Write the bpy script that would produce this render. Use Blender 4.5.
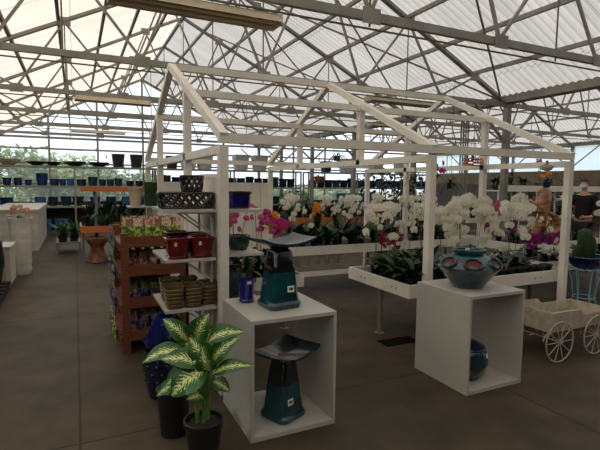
import bpy, bmesh, math, random
from math import sin, cos, pi, radians
from mathutils import Vector, Matrix, Euler
random.seed(7)
for o in list(bpy.data.objects): bpy.data.objects.remove(o)
COL = bpy.context.scene.collection
sc = bpy.context.scene

# ------------------------------------------------------------------ camera, world, sun, exposure
YAW, PITCH, ROLL = 0.449, 0.0879, 0.0107
fwd = Vector((sin(YAW)*cos(PITCH), cos(YAW)*cos(PITCH), -sin(PITCH)))
r0 = fwd.cross(Vector((0, 0, 1))).normalized(); u0 = r0.cross(fwd)
rgt = r0*cos(ROLL)+u0*sin(ROLL); upv = -r0*sin(ROLL)+u0*cos(ROLL)
cd = bpy.data.cameras.new('camera'); cam = bpy.data.objects.new('camera', cd); COL.objects.link(cam)
M = Matrix((rgt, upv, -fwd)).transposed().to_4x4(); M.translation = Vector((0, 0, 1.6)); cam.matrix_world = M
cd.sensor_width = 36; cd.lens = 466.19/600*36; cd.clip_start = .05; cd.clip_end = 300
sc.camera = cam
w = bpy.data.worlds.new('sky'); sc.world = w; w.use_nodes = True
bg = w.node_tree.nodes['Background']; bg.inputs[0].default_value = (.88, .94, 1, 1); bg.inputs[1].default_value = 2.0
sd = bpy.data.lights.new('sun', 'SUN'); sd.energy = 2.6; sd.angle = .09; sd.color = (1, .93, .82)
sun = bpy.data.objects.new('sun', sd); COL.objects.link(sun)
sun.rotation_euler = Vector((-.80, .10, .62)).to_track_quat('Z', 'Y').to_euler()
sc.view_settings.view_transform = 'Standard'; sc.view_settings.look = 'None'
sc.view_settings.gamma = 1; sc.view_settings.use_curve_mapping = False
sc.view_settings.exposure = -0.46
sc.cycles.max_bounces = 8; sc.cycles.diffuse_bounces = 5; sc.cycles.transparent_max_bounces = 12
sc.cycles.use_denoising = True

# ------------------------------------------------------------------ materials
def nt(name):
    m = bpy.data.materials.new(name); m.use_nodes = True
    return m, m.node_tree.nodes, m.node_tree.links, m.node_tree.nodes['Principled BSDF']
def lin(c):
    return tuple((x/255/12.92 if x/255 <= .04045 else ((x/255+.055)/1.055)**2.4) for x in c)
def mat(name, rgb, rough=.6, rgb2=None, scale=8, bump=0, metal=0, spec=.5, coat=0, contrast=(.35, .65), stretch=(1, 1, 1)):
    """rgb are sRGB 0-255 surface colours; rgb2 = second colour of a noise variation."""
    m, N, L, b = nt(name)
    c = lin(rgb); b.inputs['Base Color'].default_value = (*c, 1)
    b.inputs['Roughness'].default_value = rough; b.inputs['Metallic'].default_value = metal
    b.inputs['Specular IOR Level'].default_value = spec
    if coat: b.inputs['Coat Weight'].default_value = coat; b.inputs['Coat Roughness'].default_value = .08
    if rgb2 or bump:
        tc = N.new('ShaderNodeTexCoord'); mp = N.new('ShaderNodeMapping'); mp.inputs['Scale'].default_value = stretch
        nz = N.new('ShaderNodeTexNoise'); nz.inputs['Scale'].default_value = scale; nz.inputs['Detail'].default_value = 5
        L.new(tc.outputs['Object'], mp.inputs[0]); L.new(mp.outputs[0], nz.inputs['Vector'])
        if rgb2:
            cr = N.new('ShaderNodeValToRGB'); e = cr.color_ramp.elements
            e[0].position, e[1].position = contrast; e[0].color = (*c, 1); e[1].color = (*lin(rgb2), 1)
            L.new(nz.outputs[0], cr.inputs[0]); L.new(cr.outputs[0], b.inputs['Base Color'])
        if bump:
            bp = N.new('ShaderNodeBump'); bp.inputs['Strength'].default_value = bump; bp.inputs['Distance'].default_value = .01
            L.new(nz.outputs[0], bp.inputs['Height']); L.new(bp.outputs[0], b.inputs['Normal'])
    return m

def roof_mat(name, col, seam, trans=.85, corr=False):
    m, N, L, b = nt(name)
    N.remove(b); out = N['Material Output']
    tc = N.new('ShaderNodeTexCoord')
    nz = N.new('ShaderNodeTexNoise'); nz.inputs['Scale'].default_value = 1.1; nz.inputs['Detail'].default_value = 6
    mp = N.new('ShaderNodeMapping'); mp.inputs['Scale'].default_value = (.35, 2.2, .35)
    L.new(tc.outputs['Object'], mp.inputs[0]); L.new(mp.outputs[0], nz.inputs['Vector'])
    cr = N.new('ShaderNodeValToRGB'); e = cr.color_ramp.elements; e[0].position = .3; e[1].position = .7
    e[0].color = (*[x*.80 for x in col], 1); e[1].color = (*col, 1); L.new(nz.outputs[0], cr.inputs[0])
    # overlapping sheet edges: dirt lines where sheets lap
    sx = N.new('ShaderNodeSeparateXYZ'); L.new(tc.outputs['Object'], sx.inputs[0])
    def lines(sock, per, wd):
        a = N.new('ShaderNodeMath'); a.operation = 'DIVIDE'; a.inputs[1].default_value = per; L.new(sock, a.inputs[0])
        f = N.new('ShaderNodeMath'); f.operation = 'FRACT'; L.new(a.outputs[0], f.inputs[0])
        g = N.new('ShaderNodeMath'); g.operation = 'LESS_THAN'; g.inputs[1].default_value = wd/per; L.new(f.outputs[0], g.inputs[0])
        return g.outputs[0]
    l1 = lines(sx.outputs[1], seam, .02); l2 = lines(sx.outputs[0], 2.55, .015)
    mx = N.new('ShaderNodeMath'); mx.operation = 'MAXIMUM'; L.new(l1, mx.inputs[0]); L.new(l2, mx.inputs[1])
    mix = N.new('ShaderNodeMixRGB'); mix.inputs[2].default_value = (*[x*.45 for x in col], 1)
    L.new(mx.outputs[0], mix.inputs[0]); L.new(cr.outputs[0], mix.inputs[1])
    t = N.new('ShaderNodeBsdfTranslucent'); d = N.new('ShaderNodeBsdfDiffuse'); ms = N.new('ShaderNodeMixShader')
    ms.inputs[0].default_value = 1-trans
    if corr:   # shading of the corrugation valleys, painted in as darker stripes
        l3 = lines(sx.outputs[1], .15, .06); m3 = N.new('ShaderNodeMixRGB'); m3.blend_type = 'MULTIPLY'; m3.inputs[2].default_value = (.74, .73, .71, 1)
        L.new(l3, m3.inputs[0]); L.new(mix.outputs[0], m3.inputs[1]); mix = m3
    L.new(mix.outputs[0], t.inputs[0]); L.new(mix.outputs[0], d.inputs[0])
    L.new(t.outputs[0], ms.inputs[1]); L.new(d.outputs[0], ms.inputs[2]); L.new(ms.outputs[0], out.inputs[0])
    return m

def film_mat(name, col, clear):
    m, N, L, b = nt(name); N.remove(b); out = N['Material Output']
    t = N.new('ShaderNodeBsdfTranslucent'); t.inputs[0].default_value = (*col, 1)
    c = N.new('ShaderNodeBsdfTransparent'); c.inputs[0].default_value = (*col, 1)
    ms = N.new('ShaderNodeMixShader'); ms.inputs[0].default_value = clear
    L.new(t.outputs[0], ms.inputs[1]); L.new(c.outputs[0], ms.inputs[2]); L.new(ms.outputs[0], out.inputs[0])
    return m

def floor_mat():
    m, N, L, b = nt('worn_concrete')
    tc = N.new('ShaderNodeTexCoord')
    n1 = N.new('ShaderNodeTexNoise'); n1.inputs['Scale'].default_value = .55; n1.inputs['Detail'].default_value = 8; n1.inputs['Roughness'].default_value = .62
    n2 = N.new('ShaderNodeTexNoise'); n2.inputs['Scale'].default_value = 3.2; n2.inputs['Detail'].default_value = 6
    L.new(tc.outputs['Object'], n1.inputs['Vector']); L.new(tc.outputs['Object'], n2.inputs['Vector'])
    c1 = N.new('ShaderNodeValToRGB'); e = c1.color_ramp.elements; e[0].position = .33; e[1].position = .68
    e[0].color = (*lin((58, 50, 38)), 1); e[1].color = (*lin((94, 81, 61)), 1); L.new(n1.outputs[0], c1.inputs[0])
    c2 = N.new('ShaderNodeValToRGB'); e = c2.color_ramp.elements; e[0].position = .36; e[1].position = .6
    e[0].color = (.62, .6, .58, 1); e[1].color = (1, 1, 1, 1); L.new(n2.outputs[0], c2.inputs[0])
    mu = N.new('ShaderNodeMixRGB'); mu.blend_type = 'MULTIPLY'; mu.inputs[0].default_value = .8
    L.new(c1.outputs[0], mu.inputs[1]); L.new(c2.outputs[0], mu.inputs[2])
    # slab joints
    br = N.new('ShaderNodeTexBrick'); br.offset = 0; br.inputs['Scale'].default_value = 1
    br.inputs['Brick Width'].default_value = 3.05; br.inputs['Row Height'].default_value = 3.05
    br.inputs['Mortar Size'].default_value = .012; br.inputs['Mortar Smooth'].default_value = .5
    br.inputs['Color1'].default_value = br.inputs['Color2'].default_value = (1, 1, 1, 1); br.inputs['Mortar'].default_value = (.35, .33, .3, 1)
    nw = N.new('ShaderNodeMixRGB'); nw.blend_type = 'ADD'; nw.inputs[0].default_value = .03
    L.new(tc.outputs['Object'], nw.inputs[1]); L.new(n2.outputs[1], nw.inputs[2]); L.new(nw.outputs[0], br.inputs['Vector'])
    m2 = N.new('ShaderNodeMixRGB'); m2.blend_type = 'MULTIPLY'; m2.inputs[0].default_value = 1
    L.new(mu.outputs[0], m2.inputs[1]); L.new(br.outputs[0], m2.inputs[2]); L.new(m2.outputs[0], b.inputs['Base Color'])
    b.inputs['Roughness'].default_value = .62; b.inputs['Specular IOR Level'].default_value = .35
    bp = N.new('ShaderNodeBump'); bp.inputs['Strength'].default_value = .15; L.new(n2.outputs[0], bp.inputs['Height']); L.new(bp.outputs[0], b.inputs['Normal'])
    return m

def variegated():
    m, N, L, b = nt('variegated_leaf')
    uv = N.new('ShaderNodeUVMap'); uv.uv_map = 'UVMap'
    s = N.new('ShaderNodeSeparateXYZ'); L.new(uv.outputs[0], s.inputs[0])
    def mth(op, a, b_=None, c=None):
        n = N.new('ShaderNodeMath'); n.operation = op
        for i, x in enumerate((a, b_, c)):
            if x is None: continue
            if isinstance(x, (int, float)): n.inputs[i].default_value = x
            else: L.new(x, n.inputs[i])
        return n.outputs[0]
    v = mth('ABSOLUTE', mth('SUBTRACT', mth('MULTIPLY', s.outputs[1], 2), 1))
    nz = N.new('ShaderNodeTexNoise'); nz.inputs['Scale'].default_value = 13; nz.inputs['Detail'].default_value = 5
    L.new(uv.outputs[0], nz.inputs['Vector'])
    ph = mth('MULTIPLY_ADD', v, -.42, s.outputs[0])       # veins slant towards the tip
    st = mth('SINE', mth('MULTIPLY_ADD', nz.outputs[0], 7, mth('MULTIPLY', ph, 62)))
    fade = mth('SUBTRACT', 1.38, mth('MULTIPLY', v, 2.0))
    val = mth('ADD', mth('MULTIPLY', st, .40), mth('ADD', fade, mth('MULTIPLY_ADD', nz.outputs[0], 3.0, -1.95)))
    cr = N.new('ShaderNodeValToRGB'); e = cr.color_ramp.elements; e[0].position = .35; e[1].position = .75
    e[0].color = (*lin((44, 92, 32)), 1); e[1].color = (*lin((222, 230, 150)), 1)
    L.new(val, cr.inputs[0]); L.new(cr.outputs[0], b.inputs['Base Color'])
    b.inputs['Roughness'].default_value = .38
    return m

def packet_mat(name, top, top2, low, low2):
    m, N, L, b = nt(name)
    tc = N.new('ShaderNodeTexCoord'); oi = N.new('ShaderNodeObjectInfo')
    ad = N.new('ShaderNodeVectorMath'); ad.operation = 'ADD'; L.new(tc.outputs['Object'], ad.inputs[0]); L.new(oi.outputs['Random'], ad.inputs[1])
    vo = N.new('ShaderNodeTexVoronoi'); vo.inputs['Scale'].default_value = 75; L.new(ad.outputs[0], vo.inputs['Vector'])
    nz = N.new('ShaderNodeTexNoise'); nz.inputs['Scale'].default_value = 26; L.new(ad.outputs[0], nz.inputs['Vector'])
    def ramp(src, a, c, p, q):
        r = N.new('ShaderNodeValToRGB'); e = r.color_ramp.elements; e[0].position = p; e[1].position = q
        e[0].color = (*lin(a), 1); e[1].color = (*lin(c), 1); L.new(src, r.inputs[0]); return r.outputs[0]
    A = ramp(vo.outputs['Color'], top, top2, .35, .6); B = ramp(nz.outputs[0], low, low2, .45, .58)
    sp = N.new('ShaderNodeSeparateXYZ'); L.new(tc.outputs['Generated'], sp.inputs[0])
    g = N.new('ShaderNodeMath'); g.operation = 'GREATER_THAN'; g.inputs[1].default_value = .70; L.new(sp.outputs[2], g.inputs[0])
    mx = N.new('ShaderNodeMixRGB'); L.new(g.outputs[0], mx.inputs[0]); L.new(B, mx.inputs[1]); L.new(A, mx.inputs[2])
    L.new(mx.outputs[0], b.inputs['Base Color']); b.inputs['Roughness'].default_value = .35
    return m

MT = dict(
    floor=floor_mat(),
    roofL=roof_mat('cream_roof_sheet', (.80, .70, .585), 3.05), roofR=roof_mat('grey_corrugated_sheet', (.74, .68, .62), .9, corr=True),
    steel=mat('galvanised_steel', (156, 151, 140), .5, (130, 126, 117), 3, metal=.15),
    steel_d=mat('dark_painted_steel', (96, 90, 82), .5, (112, 106, 98), 4),
    white=mat('white_painted_wood', (244, 237, 224), .5, (234, 226, 212), 5, bump=.05),
    white2=mat('white_laminate', (196, 191, 182), .35, (186, 181, 172), 3),
    cream=mat('aged_cream_paint', (198, 188, 170), .6, (172, 160, 140), 14, bump=.1),
    redwood=mat('stained_cedar', (130, 72, 46), .55, (100, 54, 34), 10, bump=.15, stretch=(1, 1, 6)),
    orange=mat('orange_wood_board', (208, 120, 62), .5, (186, 98, 46), 10, stretch=(1, 6, 6)),
    stump=mat('tree_stump_wood', (132, 84, 44), .6, (86, 50, 26), 9, bump=.4),
    drift=mat('varnished_driftwood', (196, 140, 88), .35, (110, 64, 32), 7, bump=.5, stretch=(1, 1, 3)),
    teal=mat('teal_glaze', (18, 72, 80), .2, (12, 46, 56), 7, coat=.6, bump=.05),
    teal_black=mat('black_over_teal_glaze', (22, 22, 24), .14, (16, 44, 50), 6, coat=.6),
    tray=mat('mottled_dark_teal_glaze', (34, 40, 44), .18, (24, 74, 86), 14, coat=.5),
    tray_t=mat('blue_teal_glaze', (20, 56, 66), .3, (16, 42, 50), 8, coat=.5),
    navy=mat('cobalt_glaze', (22, 36, 120), .15, (12, 18, 64), 8, coat=.6),
    blue=mat('bright_blue_glaze', (20, 34, 104), .16, (10, 18, 60), 6, coat=.6),
    royal=mat('deep_cobalt_ribbed_glaze', (24, 30, 130), .2, (14, 16, 84), 8, coat=.6),
    tub=mat('pale_blue_glaze', (64, 112, 168), .25, (44, 86, 140), 6, coat=.3),
    midblue=mat('mid_blue_glaze', (34, 66, 120), .2, (22, 42, 84), 6, coat=.4),
    darkblue=mat('ink_blue_glaze', (20, 30, 60), .2, (12, 18, 38), 6, coat=.4),
    green=mat('moss_green_glaze', (46, 80, 40), .35, (30, 54, 27), 8, coat=.3),
    dgreen=mat('dark_green_glaze', (26, 60, 50), .2, (16, 38, 34), 8, coat=.5),
    oxblood=mat('oxblood_glaze', (120, 22, 26), .2, (72, 12, 16), 8, coat=.5),
    brown=mat('dark_brown_glaze', (58, 34, 26), .25, (38, 22, 18), 8, coat=.4),
    khaki=mat('olive_brown_glaze', (112, 92, 54), .3, (78, 60, 36), 12, coat=.3),
    pierced=mat('black_brown_pierced_ware', (48, 36, 32), .3, (30, 22, 20), 10, coat=.3),
    black=mat('black_plastic', (22, 22, 23), .45, (30, 30, 30), 8),
    charcoal=mat('charcoal_glaze', (54, 54, 52), .35, (38, 38, 37), 8),
    grey=mat('grey_glaze', (196, 198, 192), .5, (176, 178, 172), 8),
    beige=mat('beige_ceramic', (202, 184, 150), .5, (182, 162, 128), 8),
    whitepot=mat('white_ceramic', (214, 210, 198), .4, (198, 192, 180), 8),
    terra=mat('terracotta', (168, 88, 54), .75, (142, 70, 42), 10),
    soil=mat('potting_soil', (46, 34, 26), .95, (28, 20, 15), 40, bump=.6),
    claysoil=mat('terracotta_inside', (120, 62, 42), .8, (84, 42, 28), 14),
    leaf=mat('dark_strap_leaf', (34, 68, 30), .35, (22, 48, 22), 6),
    leaf2=mat('mid_green_leaf', (62, 104, 44), .4, (40, 78, 32), 6),
    leaf3=mat('fresh_green_leaf', (92, 138, 56), .45, (58, 100, 40), 6),
    stem=mat('orchid_stem', (78, 92, 46), .5), varieg=variegated(), dstem=mat('pale_green_cane', (120, 158, 76), .5, (90, 128, 56), 10),
    petalW=mat('white_petal', (246, 243, 232), .55), petalM=mat('magenta_petal', (204, 44, 140), .55), petalP=mat('pink_petal', (226, 120, 160), .55, (196, 70, 130), 30),
    petalC=mat('salmon_petal', (206, 160, 134), .6, (190, 120, 100), 30), petalY=mat('orange_yellow_petal', (244, 166, 40), .55), petalV=mat('violet_magenta_petal', (160, 30, 130), .55), petalR=mat('crimson_petal', (176, 30, 60), .55),
    lipY=mat('yellow_lip', (224, 208, 130), .5), lipM=mat('magenta_lip', (150, 20, 80), .5),
    tube=mat('fluorescent_reflector', (206, 192, 164), .5, (184, 170, 142), 3), lamp=mat('fluorescent_tube_glass', (214, 198, 160), .3),
    greywall=mat('grey_partition_sheet', (112, 110, 106), .7, (100, 98, 94), 2), brownwall=mat('brown_board_wall', (92, 76, 60), .8, (70, 58, 46), 2, stretch=(1, 1, 5)),
    tanband=mat('tan_timber_band', (128, 110, 86), .7, (106, 90, 70), 3), darkwall=mat('dark_board', (44, 38, 34), .8, (34, 30, 27), 3),
    tag=mat('white_price_tag', (232, 230, 222), .5), yellow=mat('yellow_sticker', (232, 214, 60), .5), ink=mat('dark_ink', (60, 55, 50), .6),
    ltblue=mat('light_blue_wire', (140, 196, 214), .4), wire=mat('thin_wire', (96, 94, 90), .5, metal=.5),
    skin=mat('skin', (205, 158, 130), .5), cloth=mat('black_jersey', (20, 19, 21), .9, (27, 26, 28), 30), jean=mat('dark_trousers', (34, 38, 50), .8), hair=mat('dark_brown_hair', (52, 34, 26), .6),
    mask=mat('pale_face_mask', (214, 216, 214), .7), shoe=mat('dark_shoe', (30, 28, 27), .5),
    cactus=mat('cactus_green', (44, 78, 34), .6, (32, 60, 26), 14), bark=mat('bark', (96, 82, 66), .9, (70, 60, 48), 12),
    treeleaf=mat('outdoor_tree_leaf', (158, 176, 104), .6, (104, 136, 70), 1), ground=mat('outdoor_gravel', (170, 164, 150), .9, (150, 144, 130), 2),
    film=film_mat('clear_poly_film', (.95, .98, 1), .85), film2=film_mat('hazy_poly_film', (.9, .96, .98), .45),
    patchm=mat('dark_matt', (26, 23, 20), .95, spec=.1),
    filmW=film_mat('white_wall_film', (.55, .54, .5), .0),
    pk1=packet_mat('bulb_packet_pink', (190, 84, 120), (222, 212, 170), (56, 88, 30), (186, 196, 84)),
    pk2=packet_mat('bulb_packet_red', (150, 60, 70), (120, 140, 70), (50, 86, 30), (190, 200, 90)),
    pk3=packet_mat('bulb_packet_orange_red', (60, 50, 34), (130, 110, 80), (150, 56, 40), (216, 200, 176)),
    pk4=packet_mat('bulb_packet_blue', (44, 66, 30), (120, 130, 64), (30, 36, 110), (160, 168, 150)),
    pk5=packet_mat('bulb_packet_mauve', (96, 60, 84), (150, 150, 150), (48, 44, 80), (130, 140, 150)),
)

for k_ in ('petalW', 'petalM', 'petalP', 'petalY', 'petalV', 'petalR', 'petalC'):   # thin petals let light through
    m_ = MT[k_]; N_ = m_.node_tree.nodes; L_ = m_.node_tree.links; b_ = N_['Principled BSDF']
    tl = N_.new('ShaderNodeBsdfTranslucent'); mx_ = N_.new('ShaderNodeMixShader'); mx_.inputs[0].default_value = .4
    tl.inputs[0].default_value = b_.inputs['Base Color'].default_value
    L_.new(b_.outputs[0], mx_.inputs[1]); L_.new(tl.outputs[0], mx_.inputs[2]); L_.new(mx_.outputs[0], N_['Material Output'].inputs[0])

# ------------------------------------------------------------------ mesh builder
class MB:
    def __init__(s): s.v = []; s.f = []; s.mi = []; s.uv = {}; s.cur = 0
    def add(s, vs, fs, uvs=None):
        o = len(s.v); s.v += [tuple(v) for v in vs]
        for f in fs:
            if uvs: s.uv[len(s.f)] = [uvs[i] for i in f]
            s.f.append([o+i for i in f]); s.mi.append(s.cur)
        return s
    def box(s, x0, x1, y0, y1, z0, z1):
        vs = [(x, y, z) for z in (z0, z1) for y in (y0, y1) for x in (x0, x1)]
        return s.add(vs, [(0, 2, 3, 1), (4, 5, 7, 6), (0, 1, 5, 4), (2, 6, 7, 3), (0, 4, 6, 2), (1, 3, 7, 5)])
    def bar(s, a, b, w, h, up=(0, 0, 1)):
        a, b = Vector(a), Vector(b); d = (b-a).normalized(); up = Vector(up)
        if abs(d.dot(up)) > .98: up = Vector((0, 1, 0))
        x = d.cross(up).normalized()*w/2; y = x.cross(d).normalized()*h/2
        vs = [p+i*x+j*y for p in (a, b) for i, j in ((-1, -1), (1, -1), (1, 1), (-1, 1))]
        return s.add(vs, [(0, 1, 2, 3), (7, 6, 5, 4), (0, 4, 5, 1), (1, 5, 6, 2), (2, 6, 7, 3), (3, 7, 4, 0)])
    def tube(s, pts, r, n=8, cap=True):
        pts = [Vector(p) for p in pts]; rr = r if isinstance(r, (list, tuple)) else [r]*len(pts)
        vs = []; prev = None
        for i, p in enumerate(pts):
            d = (pts[min(i+1, len(pts)-1)]-pts[max(i-1, 0)]).normalized()
            if prev is None:
                prev = d.orthogonal().normalized()
            x = (prev-d*prev.dot(d)).normalized(); prev = x; y = d.cross(x)
            vs += [p+(x*cos(2*pi*k/n)+y*sin(2*pi*k/n))*rr[i] for k in range(n)]
        fs = [(i*n+k, i*n+(k+1) % n, (i+1)*n+(k+1) % n, (i+1)*n+k) for i in range(len(pts)-1) for k in range(n)]
        if cap: fs += [tuple(range(n))[::-1], tuple((len(pts)-1)*n+k for k in range(n))]
        return s.add(vs, fs)
    def loft(s, prof, n=24, sq=0, c=(0, 0), sx=1, sy=1, rot=0, cap=True):
        """prof = [(radius, z)...]; sq>0 gives rounded-square sections."""
        vs = []
        for r, z in prof:
            for k in range(n):
                a = 2*pi*(k+.5)/n
                q = 1
                if sq: q = (abs(cos(a))**sq+abs(sin(a))**sq)**(-1/sq)
                x, y = r*q*cos(a)*sx, r*q*sin(a)*sy
                vs.append((c[0]+x*cos(rot)-y*sin(rot), c[1]+x*sin(rot)+y*cos(rot), z))
        m = len(prof)
        fs = [(i*n+k, i*n+(k+1) % n, (i+1)*n+(k+1) % n, (i+1)*n+k) for i in range(m-1) for k in range(n)]
        if cap: fs += [tuple(range(n))[::-1], tuple((m-1)*n+k for k in range(n))]
        return s.add(vs, fs)
    def grid(s, P, uv=False):
        R, C = len(P), len(P[0])
        vs = [p for row in P for p in row]
        fs = [(i*C+j, i*C+j+1, (i+1)*C+j+1, (i+1)*C+j) for i in range(R-1) for j in range(C-1)]
        uvs = [(i/(R-1), j/(C-1)) for i in range(R) for j in range(C)] if uv else None
        return s.add(vs, fs, uvs)
def link(name, data, parent=None):
    o = bpy.data.objects.new(name, data); COL.objects.link(o)
    if parent: o.parent = parent
    return o
def obj(name, mb, m, parent=None, smooth=35, label=None, bevel=0, loc=None):
    me = bpy.data.meshes.new(name); me.from_pydata(mb.v, [], mb.f)
    for mm in (m if isinstance(m, (list, tuple)) else [m]): me.materials.append(MT[mm] if isinstance(mm, str) else mm)
    me.polygons.foreach_set('material_index', mb.mi)
    if mb.uv:
        ul = me.uv_layers.new(name='UVMap')
        for pi_, p in enumerate(me.polygons):
            q = mb.uv.get(pi_)
            if q:
                for li, t in zip(p.loop_indices, q): ul.data[li].uv = t
    me.validate(); me.update()
    if smooth:
        me.shade_smooth(); me.set_sharp_from_angle(angle=radians(smooth))
    o = link(name, me, parent)
    if label: o['label'] = label
    if loc: o.location = loc
    if bevel:
        b = o.modifiers.new('bevel', 'BEVEL'); b.width = bevel; b.segments = 2; b.limit_method = 'ANGLE'
    return o
def tag(o, label, cat, group=None, kind=None):
    if kind == 'structure': o['kind'] = kind; o['label'] = label; return o
    o['label'] = label; o['category'] = cat
    if group: o['group'] = group
    if kind: o['kind'] = kind
    return o
def thing(name, label, cat, loc=(0, 0, 0), rz=0, group=None, kind=None):
    o = link(name, None); o.location = loc; o.rotation_euler = (0, 0, rz); o.empty_display_size = .1
    return tag(o, label, cat, group, kind)
def struct(name, mb, m, label=None, smooth=0, parent=None):
    o = obj(name, mb, m, parent, smooth)
    if not parent: o['kind'] = 'structure'
    if label: o['label'] = label
    return o
CH = {}
def copy_tree(o, parent=None):
    c = o.copy(); COL.objects.link(c)
    if parent: c.parent = parent
    kids = CH.get(o.name)
    if kids is None: kids = CH[o.name] = list(o.children)
    for ch in kids: copy_tree(ch, c)
    return c
ORD = ['first', 'second', 'third', 'fourth', 'fifth', 'sixth', 'seventh', 'eighth', 'ninth', 'tenth', 'eleventh', 'twelfth', 'thirteenth', 'fourteenth', 'fifteenth', 'sixteenth', 'seventeenth', 'eighteenth']
def nth(i, n):
    if n == 1: return 'lone'
    if i == 0: return 'leftmost'
    if i == n-1: return 'rightmost'
    if i < (n+1)//2: return ORD[i]+' from left'
    return ORD[n-1-i]+' from right'

# ------------------------------------------------------------------ greenhouse shell
XL, XM, XR = -2.8, 8.4, 19.6
YB, YF = 22.3, -5.0
CH_Z, RZ = 3.33, 6.1
struct('floor', MB().box(XL-.1, XR+.1, YF-1, YB+.1, -.1, 0), 'floor', 'worn brown-grey concrete floor')
struct('ground_outside', MB().box(-60, 90, -50, 90, -.2, -.1), 'ground', 'pale gravel outside the greenhouse')
def roof(name, x0, z0, x1, z1, m, corr, label):
    ny = int((YB+.2-YF)/(.0375 if corr else 1.0)); nx = 6
    amp = .024 if corr else 0
    P = []
    L = math.hypot(x1-x0, z1-z0); nxv, nzv = -(z1-z0)/L, (x1-x0)/L
    if nzv < 0: nxv, nzv = -nxv, -nzv
    for i in range(nx+1):
        t = i/nx; row = []
        for j in range(ny+1):
            y = YF+(YB+.2-YF)*j/ny
            h = .11+amp*sin(2*pi*y/.15)
            row.append((x0+(x1-x0)*t+nxv*h, y, z0+(z1-z0)*t+nzv*h))
        P.append(row)
    return struct(name, MB().grid(P), m, label, smooth=60)
roof('ceiling_left_slope', XL, CH_Z, 2.8, RZ, 'roofL', False, 'sunlit cream translucent roof sheet left of the ridge')
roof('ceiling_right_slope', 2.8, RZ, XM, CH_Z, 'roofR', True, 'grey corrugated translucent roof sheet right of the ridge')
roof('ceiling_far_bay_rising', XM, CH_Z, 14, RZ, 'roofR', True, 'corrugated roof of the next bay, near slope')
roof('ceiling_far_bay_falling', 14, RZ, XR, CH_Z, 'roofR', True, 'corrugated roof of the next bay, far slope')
# trusses
TY = [4.2+3.05*k for k in range(-3, 6)]
def make_truss(name):
    t = thing(name, 'grey steel roof truss', '', kind='structure')
    del_cat = t
    obj('bottom_chord', MB().box(0, 11.2, -.03, .03, -.045, .045), 'steel', t, 0)
    obj('tie_rod', MB().tube([(0.1, 0, -.12), (11.1, 0, -.12)], .011, 6), 'steel_d', t)
    for sgn in (0, 1):
        a = (0, 0, .0) if not sgn else (11.2, 0, 0)
        obj('top_chord', MB().bar(a, (5.6, 0, 2.77), .06, .10, (0, 1, 0)), 'steel', t, 0)
    B = [0, 1.87, 3.73, 5.6, 7.47, 9.33, 11.2]
    T = [1.0, 2.7, 4.6, 6.6, 8.5, 10.2]
    zt = lambda x: .495*(x if x < 5.6 else 11.2-x)-.02
    for i, tx in enumerate(T):
        for bx in (B[i], B[i+1]):
            if (i == 0 and bx == 0) or (i == 5 and bx == 11.2): continue
            obj('web_brace', MB().bar((bx, 0, .03), (tx, 0, zt(tx)), .035, .035), 'steel', t, 0)
    for x in (2.7, 5.6, 8.5):
        obj('hanger_rod', MB().tube([(x, 0, -.1), (x, 0, zt(x))], .012, 6), 'steel_d', t)
    for x, z in [(b, 0) for b in B[1:-1]]+[(x, zt(x)) for x in T]:
        obj('gusset_plate', MB().box(x-.11, x+.11, -.04, -.033, z-.08, z+.08), 'steel', t, 0)
    return t
tr0 = make_truss('roof_truss')
first = True
bayname = {XL: 'main bay', XM: 'next bay on the right'}
for x0 in (XL, XM):
    for k, y in enumerate(TY):
        t = tr0 if first else copy_tree(tr0); first = False
        t.location = (x0, y, CH_Z); t['label'] = 'grey steel roof truss, number %d from the front in the %s' % (k+1, bayname[x0])
        # diagonal wind braces in the roof slopes between trusses
tr = [y for y in TY]
for (x0, slopes) in ((XL, ((-.0, 1),)), (XM, ((0, 1),))):
    for px in (.95, 1.78, 2.6, 3.45, 4.2, 5.0, 6.2, 7.0, 7.75, 8.5, 9.35, 10.2):
        z = .495*(px if px < 5.6 else 11.2-px)+.065+CH_Z
        struct('roof_purlin', MB().box(x0+px-.03, x0+px+.03, YF, YB, z-.04, z+.03), 'steel_d' if px < 5.6 and x0 == XL else 'steel', 'steel roof purlin')
    struct('ridge_beam', MB().box(x0+5.56, x0+5.64, YF, YB, RZ-.02, RZ+.06), 'steel', 'ridge beam')
def bracept(x, y): return (x, y, CH_Z+.495*(5.6-abs(x-2.8))-.02)
for (xa, ya, xb, yb) in [(3.2, 7.25, 8.2, 10.3), (3.2, 10.3, 8.2, 7.25), (3.2, 10.3, 8.2, 13.4), (3.2, 13.4, 8.2, 10.3), (-2.4, 7.25, 2.4, 10.3), (3.4, 4.2, 8.2, 7.25)]:
    struct('roof_wind_brace', MB().tube([bracept(xa, ya), bracept(xb, yb)], .02, 6), 'steel', 'diagonal wind brace')
for x, nm in ((XM, 'valley_gutter'), (XL, 'eave_gutter'), (XR, 'eave_gutter')):
    struct(nm, MB().box(x-.13, x+.13, YF, YB, CH_Z+.03, CH_Z+.19), 'steel', 'grey steel rain gutter beam')
for y in TY+[YB]:
    for x in (XM, XL, XR):
        g = MB().box(x-.06, x+.06, y-.06, y+.06, 0, CH_Z+.03)
        struct('support_column', g, 'steel', 'grey square steel column')
    if y > 3:
        struct('knee_brace', MB().bar((XM-.05, y, 2.55), (XM-.95, y, CH_Z-.02), .05, .05), 'steel', 'knee brace')
        struct('knee_brace', MB().bar((XM+.05, y, 2.55), (XM+.95, y, CH_Z-.02), .05, .05), 'steel', 'knee brace')
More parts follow.
